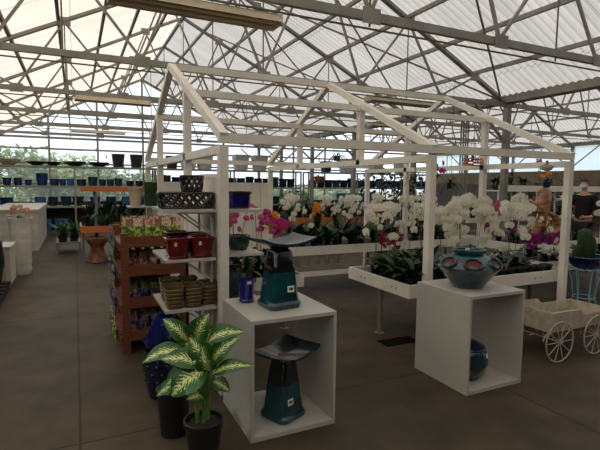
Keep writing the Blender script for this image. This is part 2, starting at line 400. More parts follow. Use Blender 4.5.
# side walls
def longwall(name, x, m_low, zlow, zsill, ztop):
    struct(name, MB().box(x-.03, x+.03, YF, YB, 0, zlow), m_low, 'unseen lower wall, made dark to cut light')
longwall('wall_left', XL, 'darkwall', 2.5, 1, 3.3)  # out of view; opaque and dark so less light reaches the cube sides
struct('window_1', MB().box(XL-.01, XL+.01, YF, YB, 2.5, CH_Z+.03), 'film2', 'hazy film side wall on the left')
struct('wall_right', MB().box(XR-.03, XR+.03, YF, YB, 0, 1.66), 'brownwall', 'dark brown lower wall on the right')
struct('trim_1', MB().box(XR-.06, XR+.05, YF, YB, 1.66, 2.30), 'tanband', 'tan band below the right windows')
struct('window_2', MB().box(XR-.01, XR+.01, YF, YB, 2.3, CH_Z+.03), 'film2', 'long hazy window band on the right wall')
for i, y in enumerate([k*1.525-4.95 for k in range(18)]):
    struct('window_mullion', MB().box(XR-.04, XR-.012, y-.02, y+.02, 2.3, CH_Z), 'steel', 'window mullion')
for y in TY:
    for s_ in (-1, 1):
        struct('wall_brace', MB().bar((XR-.09, y+s_*.06, 2.45), (XR-.09, y+s_*1.2, CH_Z), .04, .04), 'steel', 'diagonal wall brace')
# back wall (gable end): low board wall, girts, posts, clear film
for x0, nm in ((XL, 'main'), (XM, 'next')):
    struct('wall_back', MB().box(x0, x0+11.2, YB-.02, YB+.04, 0, .75), 'darkwall', 'low dark wall at the far end')
    g = MB(); g.add([(x0, YB, .75), (x0+11.2, YB, .75), (x0+11.2, YB, CH_Z+.05), (x0+5.6, YB, RZ+.05), (x0, YB, CH_Z+.05)], [(0, 1, 2, 3, 4)])
    struct('window_3' if nm == 'main' else 'window_4', g, 'film', 'clear film gable end')
    for z in (1.5, 2.35, 2.95, 3.4, 4.0, 4.6, 5.2):
        hw = 5.6 if z <= 3.4 else (RZ-z)/.495
        struct('gable_girt', MB().box(x0+5.6-hw, x0+5.6+hw, YB-.09, YB-.03, z-.035, z+.035), 'steel', 'gable end girt')
    for px in (1.87, 3.73, 5.6, 7.47, 9.33):
        struct('gable_post', MB().box(x0+px-.04, x0+px+.04, YB-.15, YB-.09, 0, CH_Z+.495*(5.6-abs(px-5.6))), 'steel', 'gable end post')
    for sg in (0, 1):
        a = (x0+11.2*sg, YB-.1, CH_Z+.06)
        struct('gable_rafter', MB().bar(a, (x0+5.6, YB-.1, RZ+.04), .1, .1, (0, 1, 0)), 'steel', 'gable end rafter')
struct('wall_front', MB().box(XL, XR, YF-.9, YF-.85, 0, 6.2), 'darkwall', 'unseen board wall behind the viewer, made dark to cut light')  # unseen wall, kept opaque and dark to dim the display cubes

# fluorescent fixtures under the truss chords
def fixture(x0, x1, y, z, lab):
    t = thing('strip_light', lab, 'strip light', (x0, y, z)); L = x1-x0
    g = MB(); pr = [(-.15, 0), (-.08, .09), (.08, .09), (.15, 0), (.14, 0), (.07, .08), (-.07, .08), (-.14, 0)]
    vs = [(x, p[0], p[1]) for x in (0, L) for p in pr]; n = 8
    g.add(vs, [(k, (k+1) % n, n+(k+1) % n, n+k) for k in range(n)]+[tuple(range(n)), tuple(range(n, 2*n))[::-1]])
    obj('reflector', g, 'tube', t, 0)
    for s in (-.06, .06): obj('fluorescent_tube', MB().tube([(.03, s, .012), (L-.03, s, .012)], .018, 8), 'lamp', t)
    for x in (0, L): obj('end_cap', MB().box(x-.012, x+.012, -.12, .12, -.01, .085), 'tube', t, 0)
    for x in (.25*L, .75*L): obj('hanger', MB().tube([(x, 0, .085), (x, 0, CH_Z-.05-z+.02)], .006, 5), 'wire', t)
fixture(.3, 1.80, 4.3, 3.11, 'large fluorescent strip light nearest the camera, overhead at the top left')
fixture(0.05, 1.45, 10.25, 3.18, 'long fluorescent strip light under the third truss at left')
fixture(-.05, 1.5, 16.4, 3.14, 'small far fluorescent strip light hanging at left near the gable')
fixture(4.9, 6.35, 7.35, 3.14, 'grey fluorescent strip light above the orchid house roof')
fixture(7.0, 8.0, 10.4, 3.14, 'far grey strip light beside the steel columns')

# ------------------------------------------------------------------ white timber display house
HX = [0.979, 2.935, 4.862]; HY = 3.344; W_ = 3.906; EZ = 1.963; HR = 2.896; M1, M2 = 1.19, 2.78
house = thing('display_house_frame', 'white timber house-shaped open frame standing over the orchid benches', 'display frame', (0, 0, 0))
def hz(y): return EZ+(HR-EZ)*(1-abs(y-W_/2)/(W_/2))
pw = .068
for i, x in enumerate(HX):
    for dy in (0, M1, M2, W_):
        top = hz(dy)-.06 if dy in (M1, M2) else EZ-.09
        zb = EZ-.14 if (i == 1 and dy in (M1, M2)) else 0
        obj('post' if not zb else 'king_post', MB().box(x-pw/2, x+pw/2, HY+dy-pw/2, HY+dy+pw/2, zb, top), 'white', house, 0)
    for s in (0, 1):
        a = (x, HY+(W_+.03 if s else -.03), EZ-.03); b = (x, HY+W_/2, HR-.04)
        obj('rafter', MB().bar(a, b, .066, .066, (1, 0, 0)), 'white', house, 0)
    obj('tie_beam', MB().box(x-pw/2, x+pw/2, HY+pw/2, HY+W_-pw/2, EZ-.15, EZ-.085), 'white', house, 0)
for dy, zt, h in ((0, EZ, .07), (W_, EZ, .07), (W_/2, HR-.01, .07), (M1, hz(M1)-.045, .065), (M2, hz(M2)-.045, .065)):
    if dy in (0, W_):
        obj('eave_beam', MB().box(HX[0]-pw/2, HX[2]+pw/2, HY+dy-pw/2, HY+dy+pw/2, zt-h, zt), 'white', house, 0)
    else:
        obj('ridge_beam' if dy == W_/2 else 'purlin_beam', MB().box(HX[0]+.03, HX[2]-.03, HY+dy-.03, HY+dy+.03, zt-h, zt), 'white', house, 0)
# panel walls: gable side by the shelves and far side
def groove_panel(axis, a0, a1, c, z0, z1, n):
    g = MB(); st = (a1-a0)/n
    for k in range(n):
        p, q = a0+k*st+.004, a0+(k+1)*st-.004
        if axis == 'x': g.box(p, q, c-.012, c+.012, z0, z1)
        else: g.box(c-.012, c+.012, p, q, z0, z1)
    if axis == 'x': g.box(a0, a1, c+.004, c+.008, z0, z1); g.box(a0, a1, c-.02, c+.02, z1, z1+.03)
    else: g.box(c-.003, c+.003, a0, a1, z0, z1); g.box(c-.02, c+.02, a0, a1, z1, z1+.03)
    return g
obj('side_panel', groove_panel('y', HY+.045, HY+M1-.045, HX[0], .05, 1.64, 7), 'white', house, 0)
obj('back_panel', groove_panel('x', HX[0]+.045, HX[1]-.045, HY+W_, .05, 1.58, 14), 'white', house, 0)
for z, tip in ((1.405, 'upper'), (1.045, 'middle'), (.675, 'lower')):
    s = obj('shelf', MB().box(.56, HX[0]-.046, HY+.03, HY+.62, z-.02, z), 'white2', house, 0)
    for yy in (HY+.12, HY+.5):
        g = MB().box(HX[0]-.30, HX[0]-.05, yy-.008, yy+.008, z-.035, z-.02); g.box(HX[0]-.066, HX[0]-.05, yy-.008, yy+.008, z-.2, z-.02)
        g.bar((HX[0]-.26, yy, z-.03), (HX[0]-.06, yy, z-.18), .01, .012); obj('shelf_bracket', g, 'white2', s, 0)
for z in (1.40, 1.06, .68):
    obj('shelf', MB().box(HX[0]+.046, 1.32, HY+.05, HY+.6, z-.02, z), 'white2', house, 0)
# outer shelf at the far corner of the frame
s = obj('shelf', MB().box(.66, HX[0]+.12, HY+W_-.32, HY+W_-.05, 1.24, 1.26), 'white2', house, 0)

# ------------------------------------------------------------------ display cubes
def cube(name, lab, x, y, w_, d, h):
    t = thing(name, lab, 'display plinth', (x, y, 0)); th = .02
    obj('top_board', MB().box(0, w_, 0, d, h-th-.005, h), 'white2', t, 0, bevel=.0015)
    obj('base_board', MB().box(th, w_-th, 0, d, .0, .03), 'white2', t, 0)
    for xx in (0, w_-th): obj('side_board', MB().box(xx, xx+th, 0, d, 0, h-th-.005), 'white2', t, 0)
    return t
cube('display_cube', 'white open-ended display cube on the left, under the black and teal birdbath stand', .9346, 2.6, .594, .605, .769)
cube('display_cube', 'white open-ended display cube on the right, under the wide teal strawberry pot', 2.647, 2.535, .594, .605, .769)

# ------------------------------------------------------------------ ceramics
def pot_prof(rb, rt, h, rim=.012, th=.008, bulge=0):
    return [(rb*.9, 0), (rb, .004), ((rb+rt)/2+bulge, h*.5), (rt-.004, h-rim*1.6), (rt+.004, h-rim*1.5), (rt+.005, h-.002), (rt, h), (rt-th, h), (rt-th-.003, h-rim*2), (rb*.8, h*.55)]
def pot(name, lab, cat, loc, rb, rt, h, m, sq=0, rz=0, group=None, bulge=0, n=24, soil=None, sx=1, sy=1):
    o = obj(name, MB().loft(pot_prof(rb, rt, h, bulge=bulge), n, sq, sx=sx, sy=sy), [m], None, 40, loc=loc)
    o.rotation_euler = (0, 0, rz)
    return tag(o, lab, cat, group)
# birdbath stands
def birdbath(lab, loc, rz, sc_, tray_m, low, up, tagpos):
    t = thing('birdbath_stand', lab, 'birdbath stand', loc, rz); t.scale = (1.16, 1.16, 1.42)
    n = 24
    g = MB()
    g.loft([(.098, 0), (.103, .004), (.105, .022), (.098, .030), (.092, .035)], n, 8)
    g.loft([(.092, .033), (.074, .17)], n, 9, cap=False)
    obj('pedestal_base', g, low, t, 40)
    g = MB().loft([(.074, .17), (.060, .262), (.052, .275)], n, 9); obj('pedestal_neck', g, up, t, 40)
    P = []
    R = .158
    for side in (1, -1):
        for i in range(13) if side == 1 else range(12, -1, -1):
            u = -1+2*i/12; row = []
            for j in range(13):
                v = -1+2*j/12
                z = .292+.030*(abs(u)**2.2)+.006*abs(v)**2+(.012 if side == 1 else 0)
                if side == 1: z -= .012*max(0, (1-abs(u))*(1-abs(v)))
                row.append((u*R*1.1, v*R*.86, z))
            P.append(row)
    P.append(P[0])
    g = MB().grid(P)
    # close the two short edges
    for j in (0, 12):
        for i in range(12):
            a = P[i][j], P[i+1][j], P[25-i-1][j], P[25-i][j]; g.add(list(a), [(0, 1, 2, 3)])
    obj('curved_tray', g, tray_m, t, 50)
    g = MB().loft([(.052, .27), (.045, .282), (.06, .296)], 20, 4); obj('tray_socket', g, up, t)
    a = tagpos
    g = MB().box(a-.022, a+.022, -.0975, -.0945, .065, .095); tg = obj('price_tag', g, 'tag', t, 0)
    tg.rotation_euler = (radians(-7.5), 0, 0)
    obj('tag_print', MB().box(a-.012, a+.014, -.0985, -.0973, .074, .086), 'ink', tg, 0)
    return t
birdbath('teal glazed birdbath stand with blue curved tray standing on top of the left white cube', (1.235, 2.88, .770), .10, 1, 'tray_t', 'teal', 'teal_black', .03)
birdbath('black and teal birdbath stand with mottled curved tray inside the left white cube', (1.235, 2.80, .031), .42, 1, 'tray', 'teal', 'teal_black', -.03)
# small ribbed cobalt planter
t = thing('ribbed_planter', 'small cobalt blue ribbed planter on the back corner of the left cube', 'planter', (1.067, 3.07, .770)); t.scale = (1.3, 1.3, 1.38)
g = MB(); n = 48; vs = []
pr = [(.034, 0), (.042, .002), (.043, .012), (.037, .016), (.036, .022), (.040, .10), (.044, .108), (.045, .118), (.040, .118), (.036, .10), (.03, .05)]
for r, z in pr:
    for k in range(n):
        a = 2*pi*k/n; q = r*(1+(.06*cos(12*a) if .02 < z < .105 and r > .035 else 0)); vs.append((q*cos(a), q*sin(a), z))
g.add(vs, [(i*n+k, i*n+(k+1) % n, (i+1)*n+(k+1) % n, (i+1)*n+k) for i in range(len(pr)-1) for k in range(n)]+[tuple(range(n))[::-1], tuple((len(pr)-1)*n+k for k in range(n))])
obj('pot_body', g, 'royal', t, 40)
for s in (-1, 1):
    obj('handle', MB().tube([(s*.040, 0, .095), (s*.052, 0, .10), (s*.053, 0, .118), (s*.044, 0, .112)], .004, 6), 'royal', t)
obj('price_tag', MB().box(-.012, .012, -.0475, -.0465, .098, .112), 'tag', t, 0)

# strawberry pot with pockets
t = thing('strawberry_pot', 'wide teal glazed strawberry pot with round pockets on the right cube', 'pot', (2.915, 2.83, .770), .15); t.scale = (1.52, 1.52, 1.56)
pr = [(.07, 0), (.082, .003), (.115, .045), (.148, .088), (.166, .112), (.160, .125), (.125, .150), (.088, .168), (.078, .178), (.080, .180), (.088, .183), (.088, .198), (.082, .201), (.074, .196), (.070, .175), (.06, .15)]
obj('pot_body', MB().loft(pr, 48), 'teal', t, 45)
for k in range(7):
    a = 2*pi*k/7+.12-pi/2
    nrm = Vector((cos(a)*.70, sin(a)*.70, .72)).normalized(); c = Vector((cos(a)*.150, sin(a)*.150, .136))
    x = Vector((-sin(a), cos(a), 0)); y = nrm.cross(x)
    g = MB(); vs = []; N_ = 24; prof = [(.052, -.040), (.053, -.01), (.053, .006), (.050, .009), (.044, .006), (.043, -.004)]
    for rr, dz in prof:
        for q in range(N_):
            b = 2*pi*q/N_; vs.append(c+x*rr*cos(b)*.98+y*rr*sin(b)*.68+nrm*dz)
    g.add(vs, [(i*N_+q, i*N_+(q+1) % N_, (i+1)*N_+(q+1) % N_, (i+1)*N_+q) for i in range(len(prof)-1) for q in range(N_)])
    pk = obj('pocket', g, 'teal', t, 50)
    g = MB(); g.add([c+x*.044*cos(2*pi*q/N_)+y*.031*sin(2*pi*q/N_)-nrm*.003 for q in range(N_)], [tuple(range(N_))]); obj('pocket_opening', g, 'claysoil', pk, 0, label='bare terracotta inside of pocket')
obj('pot_fill', MB().loft([(.071, .186), (.070, .189)], 24), 'soil', t, 0)
g = MB().box(-.03, -.008, -.012, .002, .196, .204); obj('price_tag', g, 'tag', t, 0)
g = MB().box(.006, .018, .0, .002, .186, .225); obj('plant_marker', g, 'teal', t, 0, label='teal upright marker')

# leaning dark teal jar inside right cube
t = thing('glazed_urn', 'dark blue-teal round urn with stickers inside the right cube', 'urn', (2.87, 2.75, .031), .2); t.scale = (1.3, 1.3, 1.3)
obj('urn_body', MB().loft([(.05, 0), (.07, .003), (.105, .05), (.122, .11), (.115, .165), (.10, .19), (.104, .198), (.10, .206), (.092, .204), (.09, .18), (.08, .1)], 32), 'dark_teal' if 'dark_teal' in MT else 'tray', t, 40)
for dx, m_, l_ in ((.0, 'tag', 'white price sticker'), (.045, 'yellow', 'yellow sticker')):
    a = -pi/2+dx/.11+.25; q = MB(); r = .116
    q.add([(r*cos(a-.13), r*sin(a-.13), .150), (r*cos(a+.13), r*sin(a+.13), .150), ((r-.007)*cos(a+.13), (r-.007)*sin(a+.13), .178), ((r-.007)*cos(a-.13), (r-.007)*sin(a-.13), .178)], [(0, 1, 2, 3)])
    s_ = obj('sticker', q, m_, t, 0, label=l_)
    s_.location = (0, 0, 0); s_.scale = (1.03, 1.03, 1)
obj('urn_lid', MB().loft([(.088, .195), (.085, .215), (.05, .238), (.012, .245), (.012, .262), (.0, .264)], 24), 'darkblue', t, 40)

# pots on the left shelves of the display house
def pierced(name, lab, cat, loc, w_, d, h, flare, sq, nseg, zoff=0):
    t = thing(name, lab, cat, loc)
    n = 40
    obj('liner', MB().loft([(.90, 0.0), (.96, .004), (.97, .022), (.9, .022)], n, sq, sx=w_/2, sy=d/2), 'pierced', t, 40)
    g = MB()
    for zz, f in ((.008, 1.0), (h-.008, flare)):
        pts = []
        for k in range(n+1):
            a = 2*pi*(k+.5)/n; q = (abs(cos(a))**sq+abs(sin(a))**sq)**(-1/sq) if sq else 1
            pts.append((f*q*cos(a)*w_/2, f*q*sin(a)*d/2, zz))
        g.tube(pts, .009, 6, False)
    obj('rim', g, 'pierced', t, 60)
    g = MB(); M_ = nseg
    def pt(a, z):
        f = 1+(flare-1)*z/h; q = (abs(cos(a))**sq+abs(sin(a))**sq)**(-1/sq) if sq else 1
        return (f*q*cos(a)*w_/2, f*q*sin(a)*d/2, z)
    for k in range(M_):
        for s in (-1, 1):
            a0 = 2*pi*k/M_
            g.tube([pt(a0+s*2*pi/M_*1.5*j/5, .01+(h-.02)*j/5) for j in range(6)], .0088, 5, False)
    obj('lattice', g, 'pierced', t, 60)
    return t
pierced('lattice_trough', 'long dark brown pierced lattice trough on the upper left shelf', 'planter', (.752, HY+.22, 1.405), .37, .2, .125, 1.08, 6, 22)
pierced('lattice_bowl', 'round dark pierced lattice pot stacked on top of the lattice trough', 'planter', (.80, HY+.22, 1.532), .145, .145, .125, 1.15, 0, 12)
for i, (x, y, z, m, l) in enumerate([(.665, .12, 1.045, 'oxblood', 'dark red square pot at front left of the middle shelf'), (.845, .13, 1.045, 'oxblood', 'dark red square pot at front right of the middle shelf'), (.71, .40, 1.045, 'brown', 'dark brown square pot at back of the middle shelf'), (.86, .42, 1.045, 'oxblood', 'dark red square pot at the back right of the middle shelf')]):
    t = thing('square_pot', l, 'pot', (x, HY+y, z)); t.scale = (1.16, 1.16, 1.14)
    obj('pot_body', MB().loft(pot_prof(.058, .074, .135 if m == 'oxblood' else .15), 24, 7), m, t, 40)
    obj('foot_rim', MB().loft([(.06, -.0), (.064, .004), (.064, .014), (.060, .018)], 24, 7), m, t, 40)
    if i < 2: obj('price_tag', MB().box(-.03, -.014, -.0735, -.0715, .085, .11), 'yellow' if i == 0 else 'tag', t, 0)
def ribbed_stack(lab, x, y, z):
    t = thing('ribbed_pot', lab, 'pot', (x, y, z)); t.scale = (1.06, 1.1, 1.3)
    pr = [(.045, 0), (.050, .002)]
    for k in range(5): pr += [(.051+k*.003, .01+k*.022), (.056+k*.003, .014+k*.022), (.056+k*.003, .024+k*.022), (.052+k*.003, .028+k*.022)]
    pr += [(.068, .122), (.070, .134), (.062, .134), (.058, .11)]
    obj('pot_body', MB().loft(pr, 24, 6), 'khaki', t, 40)
for x, y, l in [(.635, .11, 'olive brown ribbed pot at the front left corner of the lower shelf'), (.775, .11, 'olive brown ribbed pot at the front middle of the lower shelf'), (.90, .15, 'olive brown ribbed pot at the front right by the panel, lower shelf'), (.645, .36, 'olive brown ribbed pot at the back left of the lower shelf'), (.79, .37, 'olive brown ribbed pot at the back middle of the lower shelf')]:
    ribbed_stack(l, x, HY+y, .675)
# inner shelves
t = thing('square_planter', 'deep cobalt square planter on the inner upper shelf right of the post', 'planter', (1.18, HY+.28, 1.40))
obj('pot_body', MB().loft(pot_prof(.085, .09, .135), 24, 9), 'navy', t, 40)
obj('rim_band', MB().loft([(.0905, .112), (.097, .114), (.097, .134), (.088, .137), (.086, .13)], 24, 9, cap=False), 'brown', t, 40, label='brown rim band')
pot('round_pot', 'dark teal round pot on the inner middle shelf right of the post', 'pot', (1.19, HY+.28, 1.06), .07, .09, .12, 'dgreen', 0, bulge=.01)
pot('tall_pot', 'dark green pot on the inner lower shelf behind the cobalt planter', 'pot', (1.12, HY+.2, .68), .06, .08, .26, 'dgreen')
pot('terracotta_pot', 'terracotta pot on the left bench, seen just above the cobalt planter', 'pot', (1.35, 4.47, .575), .05, .07, .14, 'terra')
# far-corner shelf
pot('round_pot', 'beige round pot on the shelf at the far left corner of the frame', 'pot', (.78, HY+W_-.18, 1.26), .07, .10, .26, 'beige')
for z, l in ((1.26, 'lower of two stacked moss green square pots on the far corner shelf'), (1.265+.17, 'upper of two stacked moss green square pots on the far corner shelf')):
    pot('square_pot', l, 'pot', (.985, HY+W_-.18, z), .085, .10, .17, 'green', 7)

# ------------------------------------------------------------------ foliage builders
def strap(g, base, az, L, wd, rise, droop, fold=.25, seg=7, uv=False, twist=0, nv=5, shape='strap'):
    d = Vector((cos(az), sin(az), 0)); side = Vector((-sin(az), cos(az), 0)); P = []
    for i in range(seg+1):
        t = i/seg
        c = Vector(base)+d*(L*(t*cos(rise)))+Vector((0, 0, L*(t*sin(rise)-droop*t*t)))
        if shape == 'strap': wv = wd*(sin(pi*min(1, .12+t*.88))**.55)
        elif shape == 'oval': wv = wd*(sin(pi*(.02+.965*t**.85))**.8)
        else: wv = wd*(1-t)**.7
        row = []
        for j in range(nv):
            v = -1+2*j/(nv-1)
            row.append(c+side*(v*wv)+Vector((0, 0, abs(v)*wv*fold+(.08*wv*sin(t*14+v*3) if shape == 'oval' else 0))))
        P.append(row)
    return g.grid(P, uv)
def petal(g, az, L, wd, cup=.25, tilt=0):
    P = []
    for i in range(4):
        t = i/3; row = []
        wv = wd*(.18+.82*sin(pi*min(.93, .08+.78*t)))
        if i == 3: wv = wd*.35
        for v in (-1, 0, 1):
            x = L*t; y = v*wv; z = cup*L*(t*t*.5)-abs(v)*wv*.25+tilt
            row.append((x*cos(az)-y*sin(az), x*sin(az)+y*cos(az), z))
        P.append(row)
    g.grid(P)
FLOW = {}
def flower_mesh(pm, lm, s=1.0):
    k = (pm, s)
    if k in FLOW: return FLOW[k]
    g = MB()
    for a in (90, 215, 325): petal(g, radians(a), .042*s, .018*s, .1, -.002)
    for a in (12, 168): petal(g, radians(a), .046*s, .030*s, .15, .002)
    g.cur = 1
    petal(g, radians(270), .022*s, .010*s, .7, .004); petal(g, radians(240), .012*s, .006*s, 1.2, .004); petal(g, radians(300), .012*s, .006*s, 1.2, .004)
    me = bpy.data.meshes.new('flower'); me.from_pydata(g.v, [], g.f); me.materials.append(MT[pm]); me.materials.append(MT[lm])
    me.polygons.foreach_set('material_index', g.mi); me.shade_smooth(); FLOW[k] = me
    return me
def make_orchid(pm, lm, nsp, nfl, H, reach, rng, potm='black', pr=.055, fs=1.0, face=None, lv=7):
    t = link('potted_orchid', None); t.empty_display_size = .1
    obj('pot', MB().loft(pot_prof(pr*.75, pr, .11), 16), potm, t, 40)
    obj('soil', MB().loft([(pr*.88, .09), (pr*.86, .096)], 12), 'soil', t, 0)
    g = MB()
    for k in range(lv):
        az = 2*pi*k/lv+rng.uniform(-.3, .3)
        strap(g, (0, 0, .095), az, rng.uniform(.20, .32), .036, rng.uniform(.5, 1.1), rng.uniform(.3, .6), fold=.35)
    obj('leaves', g, 'leaf', t, 60)
    for s in range(nsp):
        az = rng.uniform(0, 2*pi) if face is None else face+rng.uniform(-.9, .9)
        droop = rng.uniform(.3, .75); hh = H*rng.uniform(.84, 1.08); rc = reach*rng.uniform(.75, 1.2)
        d = Vector((cos(az), sin(az), 0)); side = Vector((-sin(az), cos(az), 0))
        pts = []
        for i in range(13):
            u = i/12
            if u < .6: p = d*(rc*.15*(u/.6)**2)+Vector((0, 0, .1+(hh-.1)*.93*(u/.6)))
            else:
                w2 = (u-.6)/.4; p = d*(rc*(.15+.85*w2))+Vector((0, 0, .1+(hh-.1)*(.93+.20*w2-droop*w2*w2)))
            pts.append(p)
        sp = obj('flower_spike', MB().tube(pts, .0032, 5), 'stem', t, 60)
        me = flower_mesh(pm, lm, fs)
        for k in range(nfl):
            u = .50+.50*k/(nfl-1); f = u*12; i = min(11, int(f)); p = pts[i].lerp(pts[i+1], f-i)
            sgn = 1 if k % 2 else -1
            nrm = (d*.9+side*sgn*.35+Vector((0, 0, rng.uniform(-.35, .05)))+Vector((rng.uniform(-.25, .25), rng.uniform(-.25, .25), 0))).normalized()
            q = nrm.to_track_quat('Z', 'Y')
            fl = link('flower', me, sp); fl.location = p+side*sgn*.03*fs+nrm*.02+Vector((0, 0, rng.uniform(-.02, .01)))
            fl.rotation_mode = 'QUATERNION'; fl.rotation_quaternion = q; s_ = rng.uniform(.9, 1.15); fl.scale = (s_, s_, s_)
    return t
PROTO = {}
def orchid(kind, var, loc, label, group=None, rz=None):
    key = (kind, var)
    rng = random.Random(hash(kind+str(var)) & 0 or sum(map(ord, kind))*7+var)
    F = -pi/2-.25
    cfg = dict(white=('petalW', 'lipY', 2, 7, .80, .28, 1.15), white_big=('petalW', 'lipY', 2, 11, .90, .24, 1.25), magenta=('petalM', 'lipM', 2, 7, .74, .18, 1.05), pink=('petalP', 'lipM', 2, 8, .80, .24, .85),
               yellow=('petalY', 'lipM', 2, 6, .74, .15, .85), violet=('petalV', 'lipM', 2, 8, .36, .14, .85), crimson=('petalR', 'lipM', 3, 7, .46, .14, .5), white_small=('petalW', 'lipY', 4, 7, .26, .12, .6))[kind]
    if key not in PROTO:
        PROTO[key] = o = make_orchid(cfg[0], cfg[1], cfg[2], cfg[3], cfg[4], cfg[5], rng, fs=cfg[6], face=F)
    else: o = copy_tree(PROTO[key])
    o.location = loc; o.rotation_euler = (0, 0, rng.uniform(-.3, .3) if rz is None else rz)
    tag(o, label, 'orchid', group)
    return o
def leafy(name, lab, loc, n, L, wd, potr, poth, m='leaf', potm='black', shape='strap', seed=0, group=None, rise=(.6, 1.3), droop=(.25, .6), cat='potted plant', fold=.3):
    rng = random.Random(seed); t = thing(name, lab, cat, loc, group=group)
    if poth: obj('pot', MB().loft(pot_prof(potr*.78, potr, poth), 18), potm, t, 40); obj('soil', MB().loft([(potr*.88, poth*.88), (potr*.86, poth*.9)], 12), 'soil', t, 0)
    g = MB()
    for k in range(n):
        az = 2.4*k+rng.uniform(-.3, .3)
        strap(g, (rng.uniform(-.3, .3)*potr, rng.uniform(-.3, .3)*potr, poth*.9), az, L*rng.uniform(.6, 1.1), wd, rng.uniform(*rise), rng.uniform(*droop), fold=fold, shape=shape)
    obj('leaves', g, m, t, 60)
    return t

# ------------------------------------------------------------------ benches
def bench(lab, x0, x1, y0, y1, zt, edge='white', h=.13, top='darkwall', ys=None):
    t = thing('plant_bench', lab, 'bench', (x0, y0, 0)); w_, d = x1-x0, y1-y0
    obj('bench_top', MB().box(.02, w_-.02, .02, d-.02, zt-.10, zt-.075), top, t, 0)
    for a in ((0, w_, 0, .02), (0, w_, d-.02, d)): obj('edge_board', MB().box(a[0], a[1], a[2], a[3], zt-h, zt), edge, t, 0)
    for a in (0, w_-.02): obj('edge_board', MB().box(a, a+.02, .02, d-.02, zt-h, zt), edge, t, 0)
    xs = (.1, w_-.1) if w_ < 2.5 else (.12, w_/2, w_-.12)
    for xx in xs:
        for yy in (ys or (.28, d-.15)):
            lg = obj('leg', MB().tube([(xx, yy, .006), (xx, yy, zt-.1)], .024, 10), 'steel', t)
            obj('leg_foot', MB().loft([(.05, 0), (.05, .006), (.026, .012)], 16, c=(xx, yy)), 'steel', lg, 40)
    return t
b2 = bench('white-edged orchid bench right of centre, behind the right cube', 2.83, 5.12, 3.47, 4.56, .65, ys=(.60,))
for x in (.25, .33, .92, 1.0, 1.75, 1.85): obj('bolt_head', MB().tube([(x, -.006, .585), (x, 0, .585)], .009, 8), 'steel', b2)
for y in (.2, .27, .75, .82): obj('bolt_head', MB().tube([(-.006, y, .585), (0, y, .585)], .009, 8), 'steel', b2)
bench('white-edged orchid bench at left inside the frame, behind the left cube', 1.12, 2.15, 4.35, 5.45, .65)
b3 = bench('long white-edged orchid bench across the back of the frame', 2.75, 6.6, 6.02, 7.05, .69)
obj('lower_rail', MB().box(0, 3.85, .02, .05, .24, .31), 'white', b3, 0)
# wire rack of dry stems under the far bench
t = thing('wire_basket_row', 'tangled wire baskets hanging under the back orchid bench', 'wire baskets', (2.8, 6.1, 0))
for k in range(6):
    g = MB()
    for q in range(7):
        a = pi*q/6; g.tube([(k*.17+.07*cos(a), .12+.03*sin(a), .55), (k*.17+.06*cos(a)+.02*sin(q*5), .12, .47), (k*.17+.05*sin(q*3), .12, .38)], .002, 4)
    g.tube([(k*.17+.07*cos(2*pi*j/12), .12+.07*sin(2*pi*j/12), .55) for j in range(13)], .004, 4)
    obj('wire_basket', g, 'wire', t, 60)

# orchids, far bench (rows by x)
rng = random.Random(3)
seq = ['white', 'yellow', 'white', 'white', 'yellow', 'white', 'white', 'white', 'white']
xs = [2.86+k*.375 for k in range(9)]
nw = 0
for k, (x, kd) in enumerate(zip(xs, seq)):
    col = 'orange-yellow' if kd == 'yellow' else 'white'
    same = [i for i, q in enumerate(seq) if q == kd]
    orchid(kd, k % 3, (x, 6.22+rng.uniform(-.04, .04), .615), '%s moth orchid, %s of the %s ones, back bench front' % (col, nth(same.index(k), len(same)), col), 'orchids on the back bench')
for k in range(6):
    orchid('white', (k+1) % 3, (3.1+k*.55, 6.72+rng.uniform(-.06, .06), .615), 'white moth orchid, %s of six in the rear row of the back bench' % nth(k, 6), 'orchids on the back bench')
for k in range(8):
    leafy('leafy_pot_plant', 'dark leafy plant, %s along the front edge of the back bench' % nth(k, 8), (3.02+k*.42, 6.17, .615), 22, .55, .040, .05, .10, seed=k+10, group='leafy plants on the back bench', shape='strap', rise=(.7, 1.45))
    leafy('leafy_pot_plant', 'dark leafy plant, %s in the middle row of the back bench' % nth(k, 8), (2.96+k*.43, 6.47, .615), 22, .62, .045, .05, .10, seed=k+610, group='leafy plants on the back bench', rise=(.7, 1.45))
# left bench: pinks and magentas
lb = [('pink', 1.30, 4.55), ('pink', 1.52, 4.78), ('pink', 1.70, 4.56), ('magenta', 1.86, 4.88), ('magenta', 1.99, 4.62), ('yellow', 2.06, 4.98)]
ll = ['pale pink orchid, leftmost on the left bench', 'pale pink orchid, second from left on the left bench', 'pale pink orchid in front of the two magenta ones on the left bench', 'magenta orchid, further back of the two on the left bench', 'magenta orchid, nearer of the two on the left bench', 'orange-yellow orchid at the right end of the left bench']
for k, (kd, x, y) in enumerate(lb): orchid(kd, k % 3, (x, y, .575), ll[k], 'orchids on the left bench')
for k in range(3):
    leafy('strap_leaf_plant', 'long-leaved green plant, %s along the front of the left bench' % nth(k, 3), (1.52+k*.24, 4.42, .575), 14, .42, .028, .05, .09, seed=k+40, group='strap leaf plants on the left bench')
for k in range(5):
    leafy('leafy_pot_plant', 'dark leafy plant, %s at the rear of the left bench' % nth(k, 5), (1.25+k*.2, 5.2, .575), 16, .40, .04, .05, .10, seed=k+60, group='rear plants on the left bench', shape='oval')
